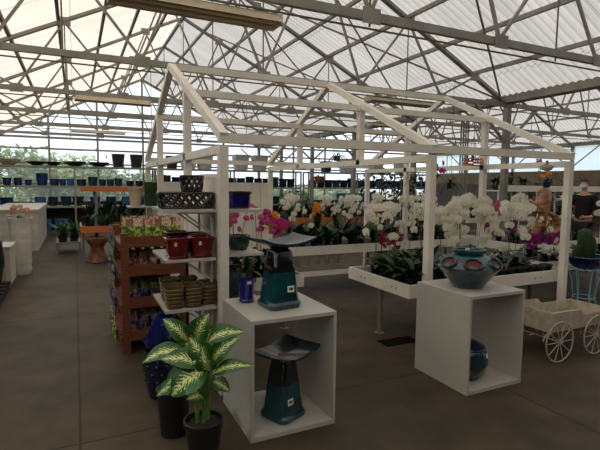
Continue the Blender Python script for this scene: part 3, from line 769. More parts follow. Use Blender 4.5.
# near right bench
wb = [(3.66, 3.98), (3.82, 3.86), (3.97, 4.04), (4.11, 3.86), (4.24, 4.0)]
for k, (x, y) in enumerate(wb):
    orchid('white_big', k % 3, (x, y, .575), 'large white moth orchid, %s of five, middle of near bench' % nth(k, 5), 'white orchids on the near bench')
for k, (x, y) in enumerate([(3.06, 4.36), (3.30, 4.42), (3.52, 4.34), (3.76, 4.42)]):
    orchid('white', k % 3, (x, y, .575), 'white moth orchid, %s of four at near bench back left' % nth(k, 4), 'white orchids on the near bench')
for k, (x, y) in enumerate([(4.72, 3.86), (4.80, 4.02), (4.88, 3.86)]):
    orchid('white_big' if k == 1 else 'white', (k+1) % 3, (x, y, .575), 'white moth orchid, %s of three at near bench right end' % nth(k, 3), 'white orchids on the near bench')
for k, (x, y) in enumerate([(3.22, 4.48), (3.42, 4.50)]):
    orchid('crimson', k, (x, y, .575), 'small deep pink orchid, %s of two, near bench left end' % nth(k, 2), 'small pink orchids')
k = 0
for r, y in enumerate((3.62, 3.86, 4.12)):
    for q in range(4 if r else 3):
        x = 2.97+q*.2+r*.03
        leafy('leafy_pot_plant', 'dark out-of-bloom orchid, %s, %s row, left of near bench' % (nth(q, 4 if r else 3), ['front', 'middle', 'rear'][r]), (x, y, .575), 14, .46, .042, .055, .11, seed=k+80, group='leafy orchids on the near bench', potm='terra' if (r, q) in ((0, 1),) else 'black', shape='strap')
        k += 1
for q in range(5):
    leafy('leafy_pot_plant', 'dark leafy plant, %s of five behind the black nursery pots' % nth(q, 5), (3.75+q*.22, 3.78, .575), 13, .36, .036, .05, .10, seed=q+140, group='leafy orchids on the near bench')
# empty black nursery pots along the bench front
for q in range(10):
    o = pot('nursery_pot', 'black nursery pot, %s of ten along the front edge of the near bench' % nth(q, 10), 'pot', (3.56+q*.155, 3.60+(q % 2)*.02, .575), .05, .068, .12, 'black', group='black nursery pots on the near bench', n=16)
# violet / small white orchids right end and beyond
for k, (x, y) in enumerate([(5.35, 4.15), (5.62, 4.3), (5.9, 4.2)]):
    orchid('violet', k, (x, y, .60), 'violet-magenta orchid, %s of three beyond near bench right end' % nth(k, 3), 'violet orchids')
for k, (x, y) in enumerate([(5.28, 3.88), (5.50, 3.84), (5.02, 4.30)]):
    orchid('white_small', k, (x, y, .60), ['small-flowered white orchid behind the right corner post', 'small-flowered white orchid right of the corner post', 'small-flowered white orchid by the violet orchids'][k], 'small white orchids')
bench('white-edged bench beyond the right corner of the frame', 5.15, 8.0, 3.78, 4.6, .675)
bench('white-edged bench carrying the driftwood sculpture', 6.2, 8.35, 5.0, 6.0, .70)

# ------------------------------------------------------------------ hanging plants in the display house
def hanger(name, lab, loc, top, potm, potr, poth, n, L, wd, m='leaf2', seed=0, droop=(.5, 1.2), shape='strap', flower=None, basket=False):
    t = thing(name, lab, 'hanging plant', loc)
    if basket:
        g = MB()
        for k in range(5):
            z = k*poth/5
            for s in (-1, 1):
                (g.box(-potr, potr, s*potr-.008, s*potr+.008, z, z+.014) if k % 2 else g.box(s*potr-.008, s*potr+.008, -potr, potr, z, z+.014))
        g.box(-potr+.01, potr-.01, -potr+.01, potr-.01, .0, .01)
        obj('slat_basket', g, 'orange', t, 0)
    elif potr: obj('pot', MB().loft(pot_prof(potr*.75, potr, poth), 18), potm, t, 40)
    g = MB()
    for k in range(3):
        a = 2*pi*k/3; g.tube([(potr*cos(a), potr*sin(a), poth), (0, 0, min(poth+.28, top-.02)), (0, 0, top)], .003, 4)
    obj('hanging_wire', g, 'wire', t)
    rng = random.Random(seed); g = MB()
    for k in range(n): strap(g, (0, 0, poth*.9), 2.4*k, L*rng.uniform(.6, 1.1), wd, rng.uniform(.2, 1.3), rng.uniform(*droop), shape=shape)
    obj('leaves', g, m, t, 60)
    if flower:
        me = flower_mesh(flower, 'lipM', 1.0)
        for k in range(4):
            fl = link('flower', me, t); fl.location = (.05*cos(k*1.7)+.03, .05*sin(k*1.7)-.05, poth+.05+.03*k); fl.rotation_euler = (1.4, 0, k*.5-.4)
    return t
EB = EZ-.09
hanger('hanging_orchid', 'green bare-root air plant hanging under the middle tie beam', (3.72, 4.52, 1.62), hz(M1)-.135-1.62, 'black', .02, .05, 12, .26, .014, 'leaf3', 5)
hanger('hanging_orchid', 'hanging orchid with magenta blooms beside the middle post', (4.02, 4.52, 1.66), hz(M1)-.135-1.66, 'brown', .05, .07, 8, .14, .02, 'leaf2', 6, flower='petalM')
hanger('hanging_basket', 'wooden slat basket with plant hanging in the right bay', (4.66, 4.52, 1.86), hz(M1)-.135-1.86, 'black', .085, .10, 8, .14, .02, 'leaf', 7, basket=True)
hanger('hanging_fern', 'dark hanging fern right of the slat basket', (5.6, 5.9, 1.55), CH_Z-.05-1.55, 'black', .07, .09, 26, .30, .015, 'leaf', 8)
hanger('hanging_pot', 'terracotta pot hanging above the back bench', (3.25, 6.12, 1.62), hz(M2)-.135-1.62+.0, 'terra', .07, .09, 7, .14, .02, 'leaf', 9)
hanger('hanging_plant', 'dark wispy plant hanging high behind the left bay', (3.55, 6.12, 1.95), hz(M2)-.135-1.95, 'black', .05, .07, 18, .22, .012, 'leaf', 10)

# ------------------------------------------------------------------ dieffenbachia
t = thing('variegated_houseplant', 'large cream-veined green houseplant in a black pot in the left foreground', 'potted plant', (.64, 2.60, 0))
obj('pot', MB().loft(pot_prof(.085, .112, .225, rim=.018), 32), 'black', t, 40)
obj('soil', MB().loft([(.10, .195), (.098, .20)], 24), 'soil', t, 0)
canes = [((.0, .0, .2), (.01, -.01, .45), (.02, .0, .62)), ((-.03, .02, .2), (-.05, .03, .42), (-.07, .03, .56)), ((.03, .03, .2), (.05, .04, .40), (.07, .05, .52))]
for c in canes: obj('cane', MB().tube(c, [.012, .010, .007], 8), 'dstem', t)
rt = Vector((cos(-YAW), sin(-YAW), 0)); nr = Vector((-sin(YAW), -cos(YAW), 0))
def dleaf(b, T, wd, tw):
    b, T = Vector(b), Vector(T); d = T-b; L = d.length; d.normalize()
    n = (nr*.62+Vector((0, 0, .75))+rt*tw); n = (n-d*n.dot(d)).normalized(); side = d.cross(n)
    b = b+d*L*.08; P = []
    for i in range(15):
        q = i/14; c = b+d*(L*.92*q)+n*(L*(.16*sin(pi*q)-.05*q*q)); wv = wd*(sin(pi*(.02+.965*q**.80))**.75); row = []
        for j in range(9):
            v = -1+j/4; row.append(c+side*(v*wv)+n*(abs(v)*wv*.22+.05*wv*sin(q*15+v*3)))
        P.append(row)
    lf = obj('leaf', MB().grid(P, True), 'varieg', t, 60)
    root = Vector((b.x*.25, b.y*.25, max(.24, b.z-.20)))
    obj('leaf_stalk', MB().tube([root, root.lerp(b, .55)+Vector((0, 0, .02)), b+d*.01], [.008, .006, .0045], 6), 'dstem', lf)
for k, a in enumerate([((-0.032, 0.037, 0.678), (0.02, -0.038, 0.858), 0.060), ((-0.06, 0.071, 0.665), (-0.203, 0.088, 0.821), 0.05),
        ((0.0, -0.044, 0.693), (0.178, -0.188, 0.783), 0.052), ((-0.008, -0.118, 0.587), (-0.101, -0.122, 0.761), 0.058),
        ((0.012, -0.106, 0.579), (0.14, -0.216, 0.762), 0.05), ((-0.088, -0.006, 0.653), (-0.328, 0.039, 0.611), 0.05),
        ((-0.037, -0.168, 0.615), (-0.251, -0.126, 0.673), 0.055), ((-0.03, -0.20, 0.608), (-0.220, -0.21, 0.500), 0.085),
        ((0.001, -0.169, 0.559), (0.194, -0.29, 0.623), 0.038), ((-0.008, -0.20, 0.577), (-0.061, -0.22, 0.725), 0.05),
        ((-0.02, -0.10, 0.395), (-0.13, -0.18, 0.450), 0.050), ((-0.10, -0.001, 0.471), (-0.265, -0.002, 0.418), 0.042),
        ((-0.086, -0.04, 0.536), (-0.219, -0.047, 0.493), 0.05), ((0.025, -0.098, 0.493), (0.10, -0.19, 0.453), 0.038),
        ((0.012, 0.054, 0.618), (0.101, -0.039, 0.79), 0.05), ((-0.027, 0.091, 0.575), (-0.136, 0.091, 0.723), 0.05)]):
    dleaf(a[0], a[1], a[2]*1.12, [.2, -.2, .1, 0][k % 4])
pot('nursery_pot', 'empty black nursery pot standing behind the big variegated houseplant', 'pot', (.53, 2.93, 0), .085, .105, .30, 'black')

# blue fish sculpture on dark urn
t = thing('tall_urn', 'dark blue-black glazed urn under the cobalt fish, left of the cube', 'urn', (.53, 3.50, 0))
obj('urn_body', MB().loft([(.06, 0), (.075, .004), (.085, .05), (.105, .14), (.118, .24), (.112, .31), (.098, .335), (.104, .345), (.104, .358), (.09, .358), (.085, .33), (.07, .2)], 32), 'darkblue', t, 40)
g = MB()
for k in range(10):
    for zz in (.14, .2, .26):
        a = 2*pi*(k+.5*(zz == .2))/10; r = .098+.01*(zz > .15)+.007*(zz > .21); c = Vector((r*cos(a), r*sin(a), zz))
        g.loft([(.001, zz-.014), (.010, zz-.010), (.014, zz), (.010, zz+.010), (.001, zz+.014)], 8, c=(c.x, c.y))
obj('raised_dots', g, 'darkblue', t, 60)
t = thing('ceramic_fish', 'cobalt blue ceramic fish with open mouth upwards, on the dark urn', 'ceramic fish', (.53, 3.50, .359))
dirv = Vector((cos(-YAW), sin(-YAW), 0))
prof = [(-.05, .0, .030, .03), (-.035, .035, .062, .05), (-.01, .09, .074, .062), (.015, .15, .070, .060), (.035, .205, .060, .056), (.048, .24, .056, .054), (.056, .262, .052, .050), (.052, .258, .038, .036), (.035, .21, .034, .032)]
g = MB(); n = 28; vs = []
for (ox, z, ra, rb) in prof:
    for k in range(n):
        a = 2*pi*k/n; p = dirv*(ox+ra*cos(a)*1.15)+Vector((0, 0, z-.25*ra*cos(a)))+nr*(-rb*sin(a)); vs.append(p)
g.add(vs, [(i*n+k, i*n+(k+1) % n, (i+1)*n+(k+1) % n, (i+1)*n+k) for i in range(len(prof)-1) for k in range(n)]+[tuple(range(n))[::-1], tuple((len(prof)-1)*n+k for k in range(n))])
obj('fish_body', g, 'blue', t, 50)
def fin(name, pts, th, base):
    g = MB(); c = Vector(base); m_ = len(pts); vs = []
    for s in (-1, 1):
        for (a, b) in pts: vs.append(c+dirv*a+Vector((0, 0, b))+nr*(s*th))
    g.add(vs, [tuple(range(m_)), tuple(range(m_, 2*m_))[::-1]]+[(k, m_+k, m_+(k+1) % m_, (k+1) % m_) for k in range(m_)])
    obj(name, g, 'blue', t, 30)
fin('tail_fin', [(0, .02), (-.04, .05), (-.09, .045), (-.125, .015), (-.105, -.02), (-.06, -.03), (-.02, -.025)], .010, (0, 0, .06))
fin('side_fin', [(0, 0), (.02, .07), (-.015, .11), (-.05, .09), (-.05, .03), (-.03, -.01)], .009, tuple(nr*.062+dirv*.02+Vector((0, 0, .06))))
fin('side_fin', [(0, 0), (.05, .03), (.075, -.02), (.06, -.06), (.02, -.05)], .009, tuple(dirv*.04+Vector((0, 0, .05))))
for s in (-1, 1):
    c = dirv*.045+nr*(.05*s)+Vector((0, 0, .20))
    obj('fish_eye', MB().loft([(.001, c.z-.012), (.010, c.z-.008), (.013, c.z), (.010, c.z+.008), (.001, c.z+.012)], 10, c=(c.x, c.y)), 'darkblue', t, 60)

# ------------------------------------------------------------------ cedar rack with bulb packets
RX0, RX1, RY0, RY1 = .36, .97, 4.50, 5.55
t = thing('cedar_rack', 'reddish cedar slat rack full of bulb packets, behind the left shelves', 'rack', (0, 0, 0))
for x in (RX0, RX1-.07):
    for y in (RY0, RY1-.07): obj('post', MB().box(x, x+.07, y, y+.07, 0, 1.13), 'redwood', t, 0)
TZ = [1.0, .73, .43, .12]
for z in TZ:
    obj('shelf_board', MB().box(RX0+.01, RX1-.01, RY0+.02, RY1-.02, z-.005, z+.015), 'redwood', t, 0)
    for y in (RY0-.018, RY1): obj('front_rail' if y < RY0 else 'back_rail', MB().box(RX0+.07 if y < RY0 else RX0, RX1-.07 if y < RY0 else RX1, y+.02 if y < RY0 else y, y+.04 if y < RY0 else y+.018, z, z+.10), 'redwood', t, 0)
    for x in (RX0-.016, RX1): obj('side_rail', MB().box(x, x+.016, RY0, RY1, z-.03, z+.04), 'redwood', t, 0)
obj('side_brace', MB().bar((RX0-.008, RY0+.1, .15), (RX0-.008, RY1-.1, .42), .014, .05, (0, 0, 1)), 'redwood', t, 0)
def packet_mesh(w_, h, d):
    g = MB(); vs = []; rows = 7
    for i in range(rows):
        tt = i/(rows-1); th = d*(sin(pi*min(1, tt*1.15+.05)) if tt < .8 else .08)+.002; ww = w_*(1-.06*sin(pi*tt))
        vs += [(-ww/2, 0, h*tt), (-ww/4, -th/2, h*tt), (0, -th*.62, h*tt), (ww/4, -th/2, h*tt), (ww/2, 0, h*tt), (ww/4, th/2, h*tt), (0, th*.62, h*tt), (-ww/4, th/2, h*tt)]
    g.add(vs, [(i*8+k, i*8+(k+1) % 8, (i+1)*8+(k+1) % 8, (i+1)*8+k) for i in range(rows-1) for k in range(8)]+[tuple(range(8))[::-1], tuple((rows-1)*8+k for k in range(8))])
    return g
PK = {}
def packet(m, h, loc, rz, lab, grp, tilt=0):
    k = (m, h)
    if k not in PK: PK[k] = o = obj('bulb_packet', packet_mesh(.068, h, .03), m, None, 60)
    else: o = PK[k].copy(); COL.objects.link(o)
    o.location = loc; o.rotation_euler = (tilt, 0, rz); tag(o, lab, 'seed packet', grp)
rows = ['front', 'second', 'third', 'fourth']
for r in range(4):
    for c in range(6):
        packet('pk1' if (r+c) % 3 else 'pk2', .235, (RX0+.085+c*.088, RY0+.10+r*.16, 1.018), rng.uniform(-.15, .15), 'pink bulb packet, %s, %s row, cedar rack top' % (nth(c, 6), rows[r]), 'bulb packets on the rack top', -.05)
for tier, m, nm in ((1, 'pk3', 'red and white'), (2, 'pk4', 'blue and yellow-green'), (3, 'pk5', 'mauve')):
    for r in range(3):
        for c in range(5):
            packet(m, .19, (RX0+.115+c*.095, RY0+.13+r*.2, TZ[tier]+.018), rng.uniform(-.2, .2), '%s bulb packet, %s, %s row, %s rack tier' % (nm, nth(c, 5), rows[r], ['', 'second', 'third', 'bottom'][tier]), 'bulb packets on the %s tier' % ['', 'second', 'third', 'bottom'][tier], -.05)
for tier in range(4):
    for q in range(4):
        z = TZ[tier]+.05-.1
        packet(['pk5', 'pk4', 'pk5', 'pk1'][tier] if tier else 'pk5', .17 if tier == 9 else .19, (RX0-.045, RY0+.2+q*.22, max(z, .03)+.0), pi/2, 'packet on the rack left end, %s from front, %s tier' % (ORD[q], ['top', 'second', 'third', 'bottom'][tier]), 'packets hung on the rack side')

# ------------------------------------------------------------------ flower cart
t = thing('flower_cart', 'cream painted wooden flower cart with spoked wire wheels at right', 'cart', (3.86, 2.72, 0), .0)
CL, CW = .92, .46
def board(pts, y0, y1):
    g = MB(); m_ = len(pts); g.add([(a, y, b) for y in (y0, y1) for a, b in pts], [tuple(range(m_)), tuple(range(m_, 2*m_))[::-1]]+[(k, m_+k, m_+(k+1) % m_, (k+1) % m_) for k in range(m_)]); return g
sp_ = [(0, .27), (CL, .27), (CL, .40)]+[(CL-.44-.10*sin(q*pi/12)**1, .40+.055*(1-cos(q*pi/6))/2) for q in range(0, 7)]+[(.0, .455)]
for y in (0, CW-.014): obj('side_board', board(sp_, y, y+.014), 'cream', t, 0)
for x in (0, CL-.014): obj('end_board', MB().box(x, x+.014, .014, CW-.014, .27, .455 if x == 0 else .40), 'cream', t, 0)
obj('tray_floor', MB().box(.014, CL-.014, .014, CW-.014, .27, .285), 'cream', t, 0)
obj('edge_trim', MB().box(-.004, CL+.004, -.006, 0, .262, .278), 'stump', t, 0)
for wx in (.07, .60):
    for wy in (-.03, CW+.03):
        R = .185; c = Vector((wx, wy, R+.008))
        g = MB().tube([c+Vector((R*cos(2*pi*k/32), 0, R*sin(2*pi*k/32))) for k in range(33)], .0075, 8, False)
        wh = obj('wheel', g, 'cream', t, 60)
        for k in range(10):
            a = 2*pi*k/10; obj('spoke', MB().tube([c, c+Vector((R*cos(a), 0, R*sin(a)))], .0045, 6), 'cream', wh)
        obj('hub', MB().tube([c+Vector((0, -.02, 0)), c+Vector((0, .02, 0))], .017, 12), 'cream', wh, 40)
    obj('axle', MB().tube([(wx, -.03, .193), (wx, CW+.03, .193)], .008, 8), 'cream', t)
    for wy in (.04, CW-.04):
        obj('spring_arch', MB().tube([(wx+.13*cos(a), wy, .193+.085*sin(a)) for a in [pi*j/10 for j in range(11)]]+[], .007, 6), 'cream', t)
        obj('axle_strut', MB().tube([(wx, wy, .193), (wx, wy, .275)], .007, 6), 'cream', t)
obj('reach_pole', MB().tube([(-.0, CW/2, .193), (.66, CW/2, .193)], .008, 6), 'cream', t)

# ------------------------------------------------------------------ wire stand, blue bowl, cactus
SX, SY = 5.42, 3.45
t = thing('wire_plant_stand', 'light blue wire plant stand behind the cart at right edge', 'plant stand', (SX, SY, 0))
def ring(r, z, rr=.006): return MB().tube([(r*cos(2*pi*k/24), r*sin(2*pi*k/24), z) for k in range(25)], rr, 6, False)
obj('top_ring', ring(.17, .64), 'ltblue', t, 60); obj('lower_ring', ring(.12, .30), 'ltblue', t, 60)
for k in range(6):
    a = 2*pi*k/6
    obj('leg', MB().tube([(.17*cos(a), .17*sin(a), .64), (.13*cos(a), .13*sin(a), .48), (.11*cos(a), .11*sin(a), .3), (.15*cos(a), .15*sin(a), .12), (.19*cos(a), .19*sin(a), .0)], .006, 6), 'ltblue', t)
g = MB()
for k in range(4):
    a = pi*k/4; g.tube([(-.17*cos(a), -.17*sin(a), .64), (.17*cos(a), .17*sin(a), .64)], .004, 5)
obj('top_wires', g, 'ltblue', t)
t = thing('cactus_bowl', 'wide cobalt blue bowl on the light blue wire stand, holding a cactus', 'bowl', (SX, SY, .646))
obj('bowl', MB().loft([(.10, 0), (.13, .01), (.19, .07), (.22, .13), (.24, .14), (.235, .15), (.21, .148), (.19, .11), (.1, .09)], 36), 'navy', t, 40)
obj('soil', MB().loft([(.195, .115), (.19, .12)], 24), 'soil', t, 0)
obj('price_sticker', MB().box(-.075, -.02, -.214, -.210, .085, .108), 'tag', t, 0, label='white price sticker')
obj('price_sticker', MB().box(.0, .045, -.226, -.222, .112, .13), 'yellow', t, 0, label='yellow sticker')
def ribcol(c, r, h):
    g = MB(); n = 60; vs = []; pr = [(.6, 0), (.95, .1), (1, .4), (1, .75), (.85, .9), (.5, .98), (.1, 1)]
    for q, z in pr:
        for k in range(n):
            a = 2*pi*k/n; rr = r*q*(1+.10*cos(10*a)); vs.append((c[0]+rr*cos(a), c[1]+rr*sin(a), c[2]+z*h))
    g.add(vs, [(i*n+k, i*n+(k+1) % n, (i+1)*n+(k+1) % n, (i+1)*n+k) for i in range(len(pr)-1) for k in range(n)]+[tuple((len(pr)-1)*n+k for k in range(n))]); return g
for i, (dx, dy, r, h) in enumerate([(-.04, 0, .075, .36), (.10, .02, .055, .26), (-.13, .03, .04, .17)]):
    obj('cactus_stem', ribcol((dx, dy, .11), r, h), 'cactus', t, 60)

# ------------------------------------------------------------------ driftwood sculpture
def skin(name, pts, edges, radii, m, parent, sub=2, root=0):
    me = bpy.data.meshes.new(name); me.from_pydata(pts, edges, []); me.materials.append(MT[m])
    o = link(name, me, parent); md = o.modifiers.new('skin', 'SKIN'); md.use_smooth_shade = True
    for i, r in enumerate(radii):
        sv = me.skin_vertices[0].data[i] if me.skin_vertices else None
        if sv is None: break
        sv.radius = (r, r) if not isinstance(r, tuple) else r; sv.use_root = (i == root)
    s = o.modifiers.new('subdivision', 'SUBSURF'); s.levels = s.render_levels = sub
    return o
def ensure_skin(me):
    if not me.skin_vertices:
        bm = bmesh.new(); bm.from_mesh(me); bm.verts.layers.skin.verify(); bm.to_mesh(me); bm.free()
def skin(name, pts, edges, radii, m, parent, sub=2, root=0):
    me = bpy.data.meshes.new(name); bm = bmesh.new(); ly = bm.verts.layers.skin.verify()
    vs = [bm.verts.new(p) for p in pts]
    for i, v in enumerate(vs):
        r = radii[i]; v[ly].radius = r if isinstance(r, tuple) else (r, r); v[ly].use_root = (i == root)
    for a, b in edges: bm.edges.new((vs[a], vs[b]))
    bm.to_mesh(me); bm.free(); me.materials.append(MT[m])
    o = link(name, me, parent); md = o.modifiers.new('skin', 'SKIN'); md.use_smooth_shade = True
    s = o.modifiers.new('subdivision', 'SUBSURF'); s.levels = s.render_levels = sub
    return o
DX, DY = 7.42, 5.5
t = thing('driftwood_sculpture', 'twisted varnished driftwood trunk standing on the bench left of the person', 'driftwood', (DX, DY, .625)); t.scale = (1, 1, .94)
pts = [(0, 0, .02), (.06, 0, .18), (-.04, .02, .36), (-.14, .0, .55), (-.06, 0, .74), (.0, 0, .92), (.22, 0, .10), (.36, .02, .28), (.30, 0, .46), (.12, .03, .55), (-.32, .02, .66), (-.42, 0, .80), (.10, 0, .98), (-.2, 0, .25), (-.26, 0, .05), (.42, .0, .06), (-.1, .04, 1.0)]
ed = [(0, 1), (1, 2), (2, 3), (3, 4), (4, 5), (1, 6), (6, 7), (7, 8), (8, 9), (3, 10), (10, 11), (5, 12), (2, 13), (13, 14), (6, 15), (5, 16)]
rd = [q*1.3 for q in (.12, .10, .09, .10, .085, .07, .08, .06, .05, .03, .07, .03, .03, .06, .05, .04, .03)]
skin('driftwood_trunk', pts, ed, rd, 'drift', t)
def flowerpot_small(lab, loc, pm, n, r=.10, s=1.0, seed=0, potm='terra', cat='potted plant'):
    t = thing('potted_flower', lab, cat, loc); rng = random.Random(seed)
    obj('pot', MB().loft(pot_prof(.05, .065, .10), 16), potm, t, 40)
    g = MB()
    for k in range(8): strap(g, (0, 0, .09), 2.4*k, .14, .02, rng.uniform(.4, 1.2), .4)
    obj('leaves', g, 'leaf2', t, 60)
    me = flower_mesh(pm, 'lipY', s)
    for k in range(n):
        a = rng.uniform(0, 2*pi); q = r*math.sqrt(rng.random()); fl = link('flower', me, t); fl.location = (q*cos(a), q*sin(a), .2+.07*(1-q/r)+rng.uniform(-.02, .03))
        fl.rotation_euler = (rng.uniform(.3, 1.3), rng.uniform(-.4, .4), rng.uniform(-.6, .3))
flowerpot_small('orange and white flower pot perched on top of the driftwood', (DX-.0, DY, 1.58), 'petalY', 6, seed=1, potm='navy')
flowerpot_small('white flowered pot held in the driftwood fork', (DX+.38, DY-.02, 1.16), 'petalW', 8, seed=2, potm='dgreen')
flowerpot_small('red flowered pot right of the driftwood', (DX+.72, DY+.1, 1.02), 'petalR', 10, seed=3, potm='terra')
# tall stand under the two
g = MB().loft([(.12, .625), (.10, .64), (.05, .7), (.05, 1.10), (.09, 1.13), (.14, 1.135), (.14, 1.155)], 20, c=(DX+.38, DY-.02))
pot('plant_stand', 'dark round stand behind the driftwood', 'stand', (DX+.72, DY+.1, .625), .10, .10, .39, 'black')
for k in range(6):
    leafy('leafy_pot_plant', 'green leafy plant, %s of six around the foot of the driftwood' % nth(k, 6), (6.35+k*.3, 5.2, .625), 11, .26, .035, .06, .11, m='leaf2' if k % 2 else 'leaf', seed=200+k, group='plants around the driftwood', shape='oval')
for k in range(5):
    orchid(['violet', 'pink', 'violet', 'white_small', 'pink'][k], k % 3, (6.3+k*.30, 5.75, .625), ['violet orchid at far left behind the driftwood', 'pale pink orchid second from left behind the driftwood', 'violet orchid in the middle behind the driftwood', 'small white orchid right behind the driftwood', 'pale pink orchid at far right behind the driftwood'][k])
orchid('white', 1, (6.12, 3.75, .60), 'white moth orchid at the right edge of the picture, in front of the person')
for k in range(6):
    leafy('leafy_pot_plant', 'green leafy plant, %s of six beyond the right corner post' % nth(k, 6), (6.3+k*.25, 4.15, .60), 10, .24, .035, .055, .11, seed=230+k, group='plants on the right-hand bench', shape='oval')
for k in range(8):
    pot('nursery_pot', 'black nursery pot, %s of eight beyond the right corner post' % nth(k, 8), 'pot', (5.7+k*.16, 3.92, .60), .05, .068, .12, 'black', group='nursery pots on the right bench', n=16)

# ------------------------------------------------------------------ person
PX, PY = 8.66, 5.62
t = thing('person', 'person in black long-sleeved top and dark trousers wearing a pale face mask', 'person', (PX, PY, 0), radians(-72))
pts = [(0, 0, .93), (0, .0, 1.12), (0, .01, 1.30), (0, .0, 1.42), (0, -.01, 1.50), (0, -.02, 1.60),
       (.17, 0, 1.40), (.25, .02, 1.14), (.16, -.20, 1.04), (.09, -.27, 1.05),
       (-.17, 0, 1.40), (-.25, .02, 1.14), (-.18, -.20, 1.02), (-.10, -.27, 1.03),
       (.09, 0, .88), (.10, -.01, .48), (.10, .0, .09), (.11, -.12, .04),
       (-.09, 0, .88), (-.10, -.01, .48), (-.10, .0, .09), (-.11, -.12, .04)]
ed = [(0, 1), (1, 2), (2, 3), (3, 4), (4, 5), (3, 6), (6, 7), (7, 8), (8, 9), (3, 10), (10, 11), (11, 12), (12, 13), (0, 14), (14, 15), (15, 16), (16, 17), (0, 18), (18, 19), (19, 20), (20, 21)]
rd = [(.14, .10), (.125, .095), (.14, .10), (.10, .08), .048, .05, .055, .042, .032, .028, .055, .042, .032, .028, .085, .058, .042, .035, .085, .058, .042, .035]
body = skin('body', pts, ed, rd, 'skin', t)
# head
def head():
    g = MB(); n = 28; m_ = 18; vs = []
    for i in range(m_+1):
        th = pi*i/m_
        for k in range(n):
            a = 2*pi*k/n
            x = .074*sin(th)*cos(a); y = .094*sin(th)*sin(a); z = .115*cos(th)
            if z < 0: x *= 1+z*1.6; y = y*(1+z*1.2)-.010*(-z/.115)
            if y < 0:
                fy = math.exp(-(x/.014)**2)*math.exp(-((z+.012)/.022)**2); y -= .022*fy      # nose
                for ex in (-.03, .03): y += .008*math.exp(-((x-ex)/.014)**2)*math.exp(-((z-.012)/.012)**2)
                y -= .005*math.exp(-(x/.024)**2)*math.exp(-((z+.052)/.010)**2)
            vs.append((x, y-.015, z+1.645))
    g.add(vs, [(i*n+k, i*n+(k+1) % n, (i+1)*n+(k+1) % n, (i+1)*n+k) for i in range(m_) for k in range(n)])
    return g
hd = obj('head', head(), 'skin', t, 80)
for s in (-1, 1):
    obj('ear', MB().loft([(.004, 1.615), (.012, 1.625), (.017, 1.645), (.014, 1.665), (.004, 1.672)], 10, c=(s*.073, -.005), sx=.5), 'skin', hd, 60)
    obj('eye', MB().loft([(.001, 1.650), (.008, 1.653), (.010, 1.657), (.008, 1.661), (.001, 1.664)], 10, c=(s*.03, -.098)), 'ink', hd, 60)
def cap(r, z0, z1, y0, k=1.0):
    g = MB(); n = 28; vs = []; m_ = 10
    for i in range(m_+1):
        th = pi*.58*i/m_
        for q in range(n):
            a = 2*pi*q/n; x = .082*sin(th)*cos(a); y = .103*sin(th)*sin(a); z = .122*cos(th)
            if sin(a) < -.35 and z < .055: z = .055+(z-.055)*.15; y *= .93
            vs.append((x, y-.012, z+1.65))
    g.add(vs, [(i*n+q, i*n+(q+1) % n, (i+1)*n+(q+1) % n, (i+1)*n+q) for i in range(m_) for q in range(n)]); return g
obj('hair', cap(0, 0, 0, 0), 'hair', t, 80)
obj('hair_bun', MB().loft([(.004, 1.60), (.035, 1.615), (.045, 1.65), (.035, 1.685), (.004, 1.70)], 14, c=(0, .10)), 'hair', t, 80)
g = MB(); P = []
for i in range(7):
    z = 1.575+.012*i; row = []
    for j in range(13):
        a = -pi/2+(-1+j/6)*1.15; bul = 1+.10*cos((j-6)/6*pi/2)*sin(pi*i/6); row.append((.077*cos(a)*bul*(1 if i > 1 else .93), .098*sin(a)*bul-.018, z))
    P.append(row)
obj('face_mask', g.grid(P), 'mask', t, 80)
# clothing follows the body
skin('black_top', [pts[0], pts[1], pts[2], (0, 0, 1.40), pts[6], pts[7], (.17, -.17, 1.05), pts[10], pts[11], (-.19, -.17, 1.03), (0, -.005, 1.455)], [(0, 1), (1, 2), (2, 3), (3, 4), (4, 5), (5, 6), (3, 7), (7, 8), (8, 9), (3, 10)],
     [(.165, .125), (.155, .12), (.17, .125), (.125, .10), .075, .060, .046, .075, .060, .046, .058], 'cloth', t, root=0)
skin('trousers', [(0, 0, .94), pts[14], pts[15], (.10, 0, .13), pts[18], pts[19], (-.10, 0, .13)], [(0, 1), (1, 2), (2, 3), (0, 4), (4, 5), (5, 6)], [(.155, .12), .105, .075, .062, .105, .075, .062], 'jean', t)
for s in (-1, 1):
    obj('shoe', MB().loft([(.05, 0), (.052, .02), (.045, .06), (.03, .09)], 16, c=(s*.105, -.05), sx=.9, sy=2.3), 'shoe', t, 60)
    hnd = Vector((s*.09, -.29, 1.045 if s > 0 else 1.025))
    g = MB(); g.loft([(.004, hnd.z-.028), (.026, hnd.z-.018), (.03, hnd.z), (.02, hnd.z+.014), (.003, hnd.z+.018)], 12, c=(hnd.x, hnd.y)); 
    for f in range(4):
        b = hnd+Vector((-s*.02, -.012+.0*f, .014-.012*f)); g.tube([b, b+Vector((-s*.028, -.022, -.004)), b+Vector((-s*.044, -.012, -.010))], [.0085, .0075, .006], 7)
    b = hnd+Vector((0, -.01, .02)); g.tube([b, b+Vector((-s*.014, -.018, .014)), b+Vector((-s*.03, -.022, .012))], [.0095, .008, .007], 7)
    obj('hand', g, 'skin', t, 60)

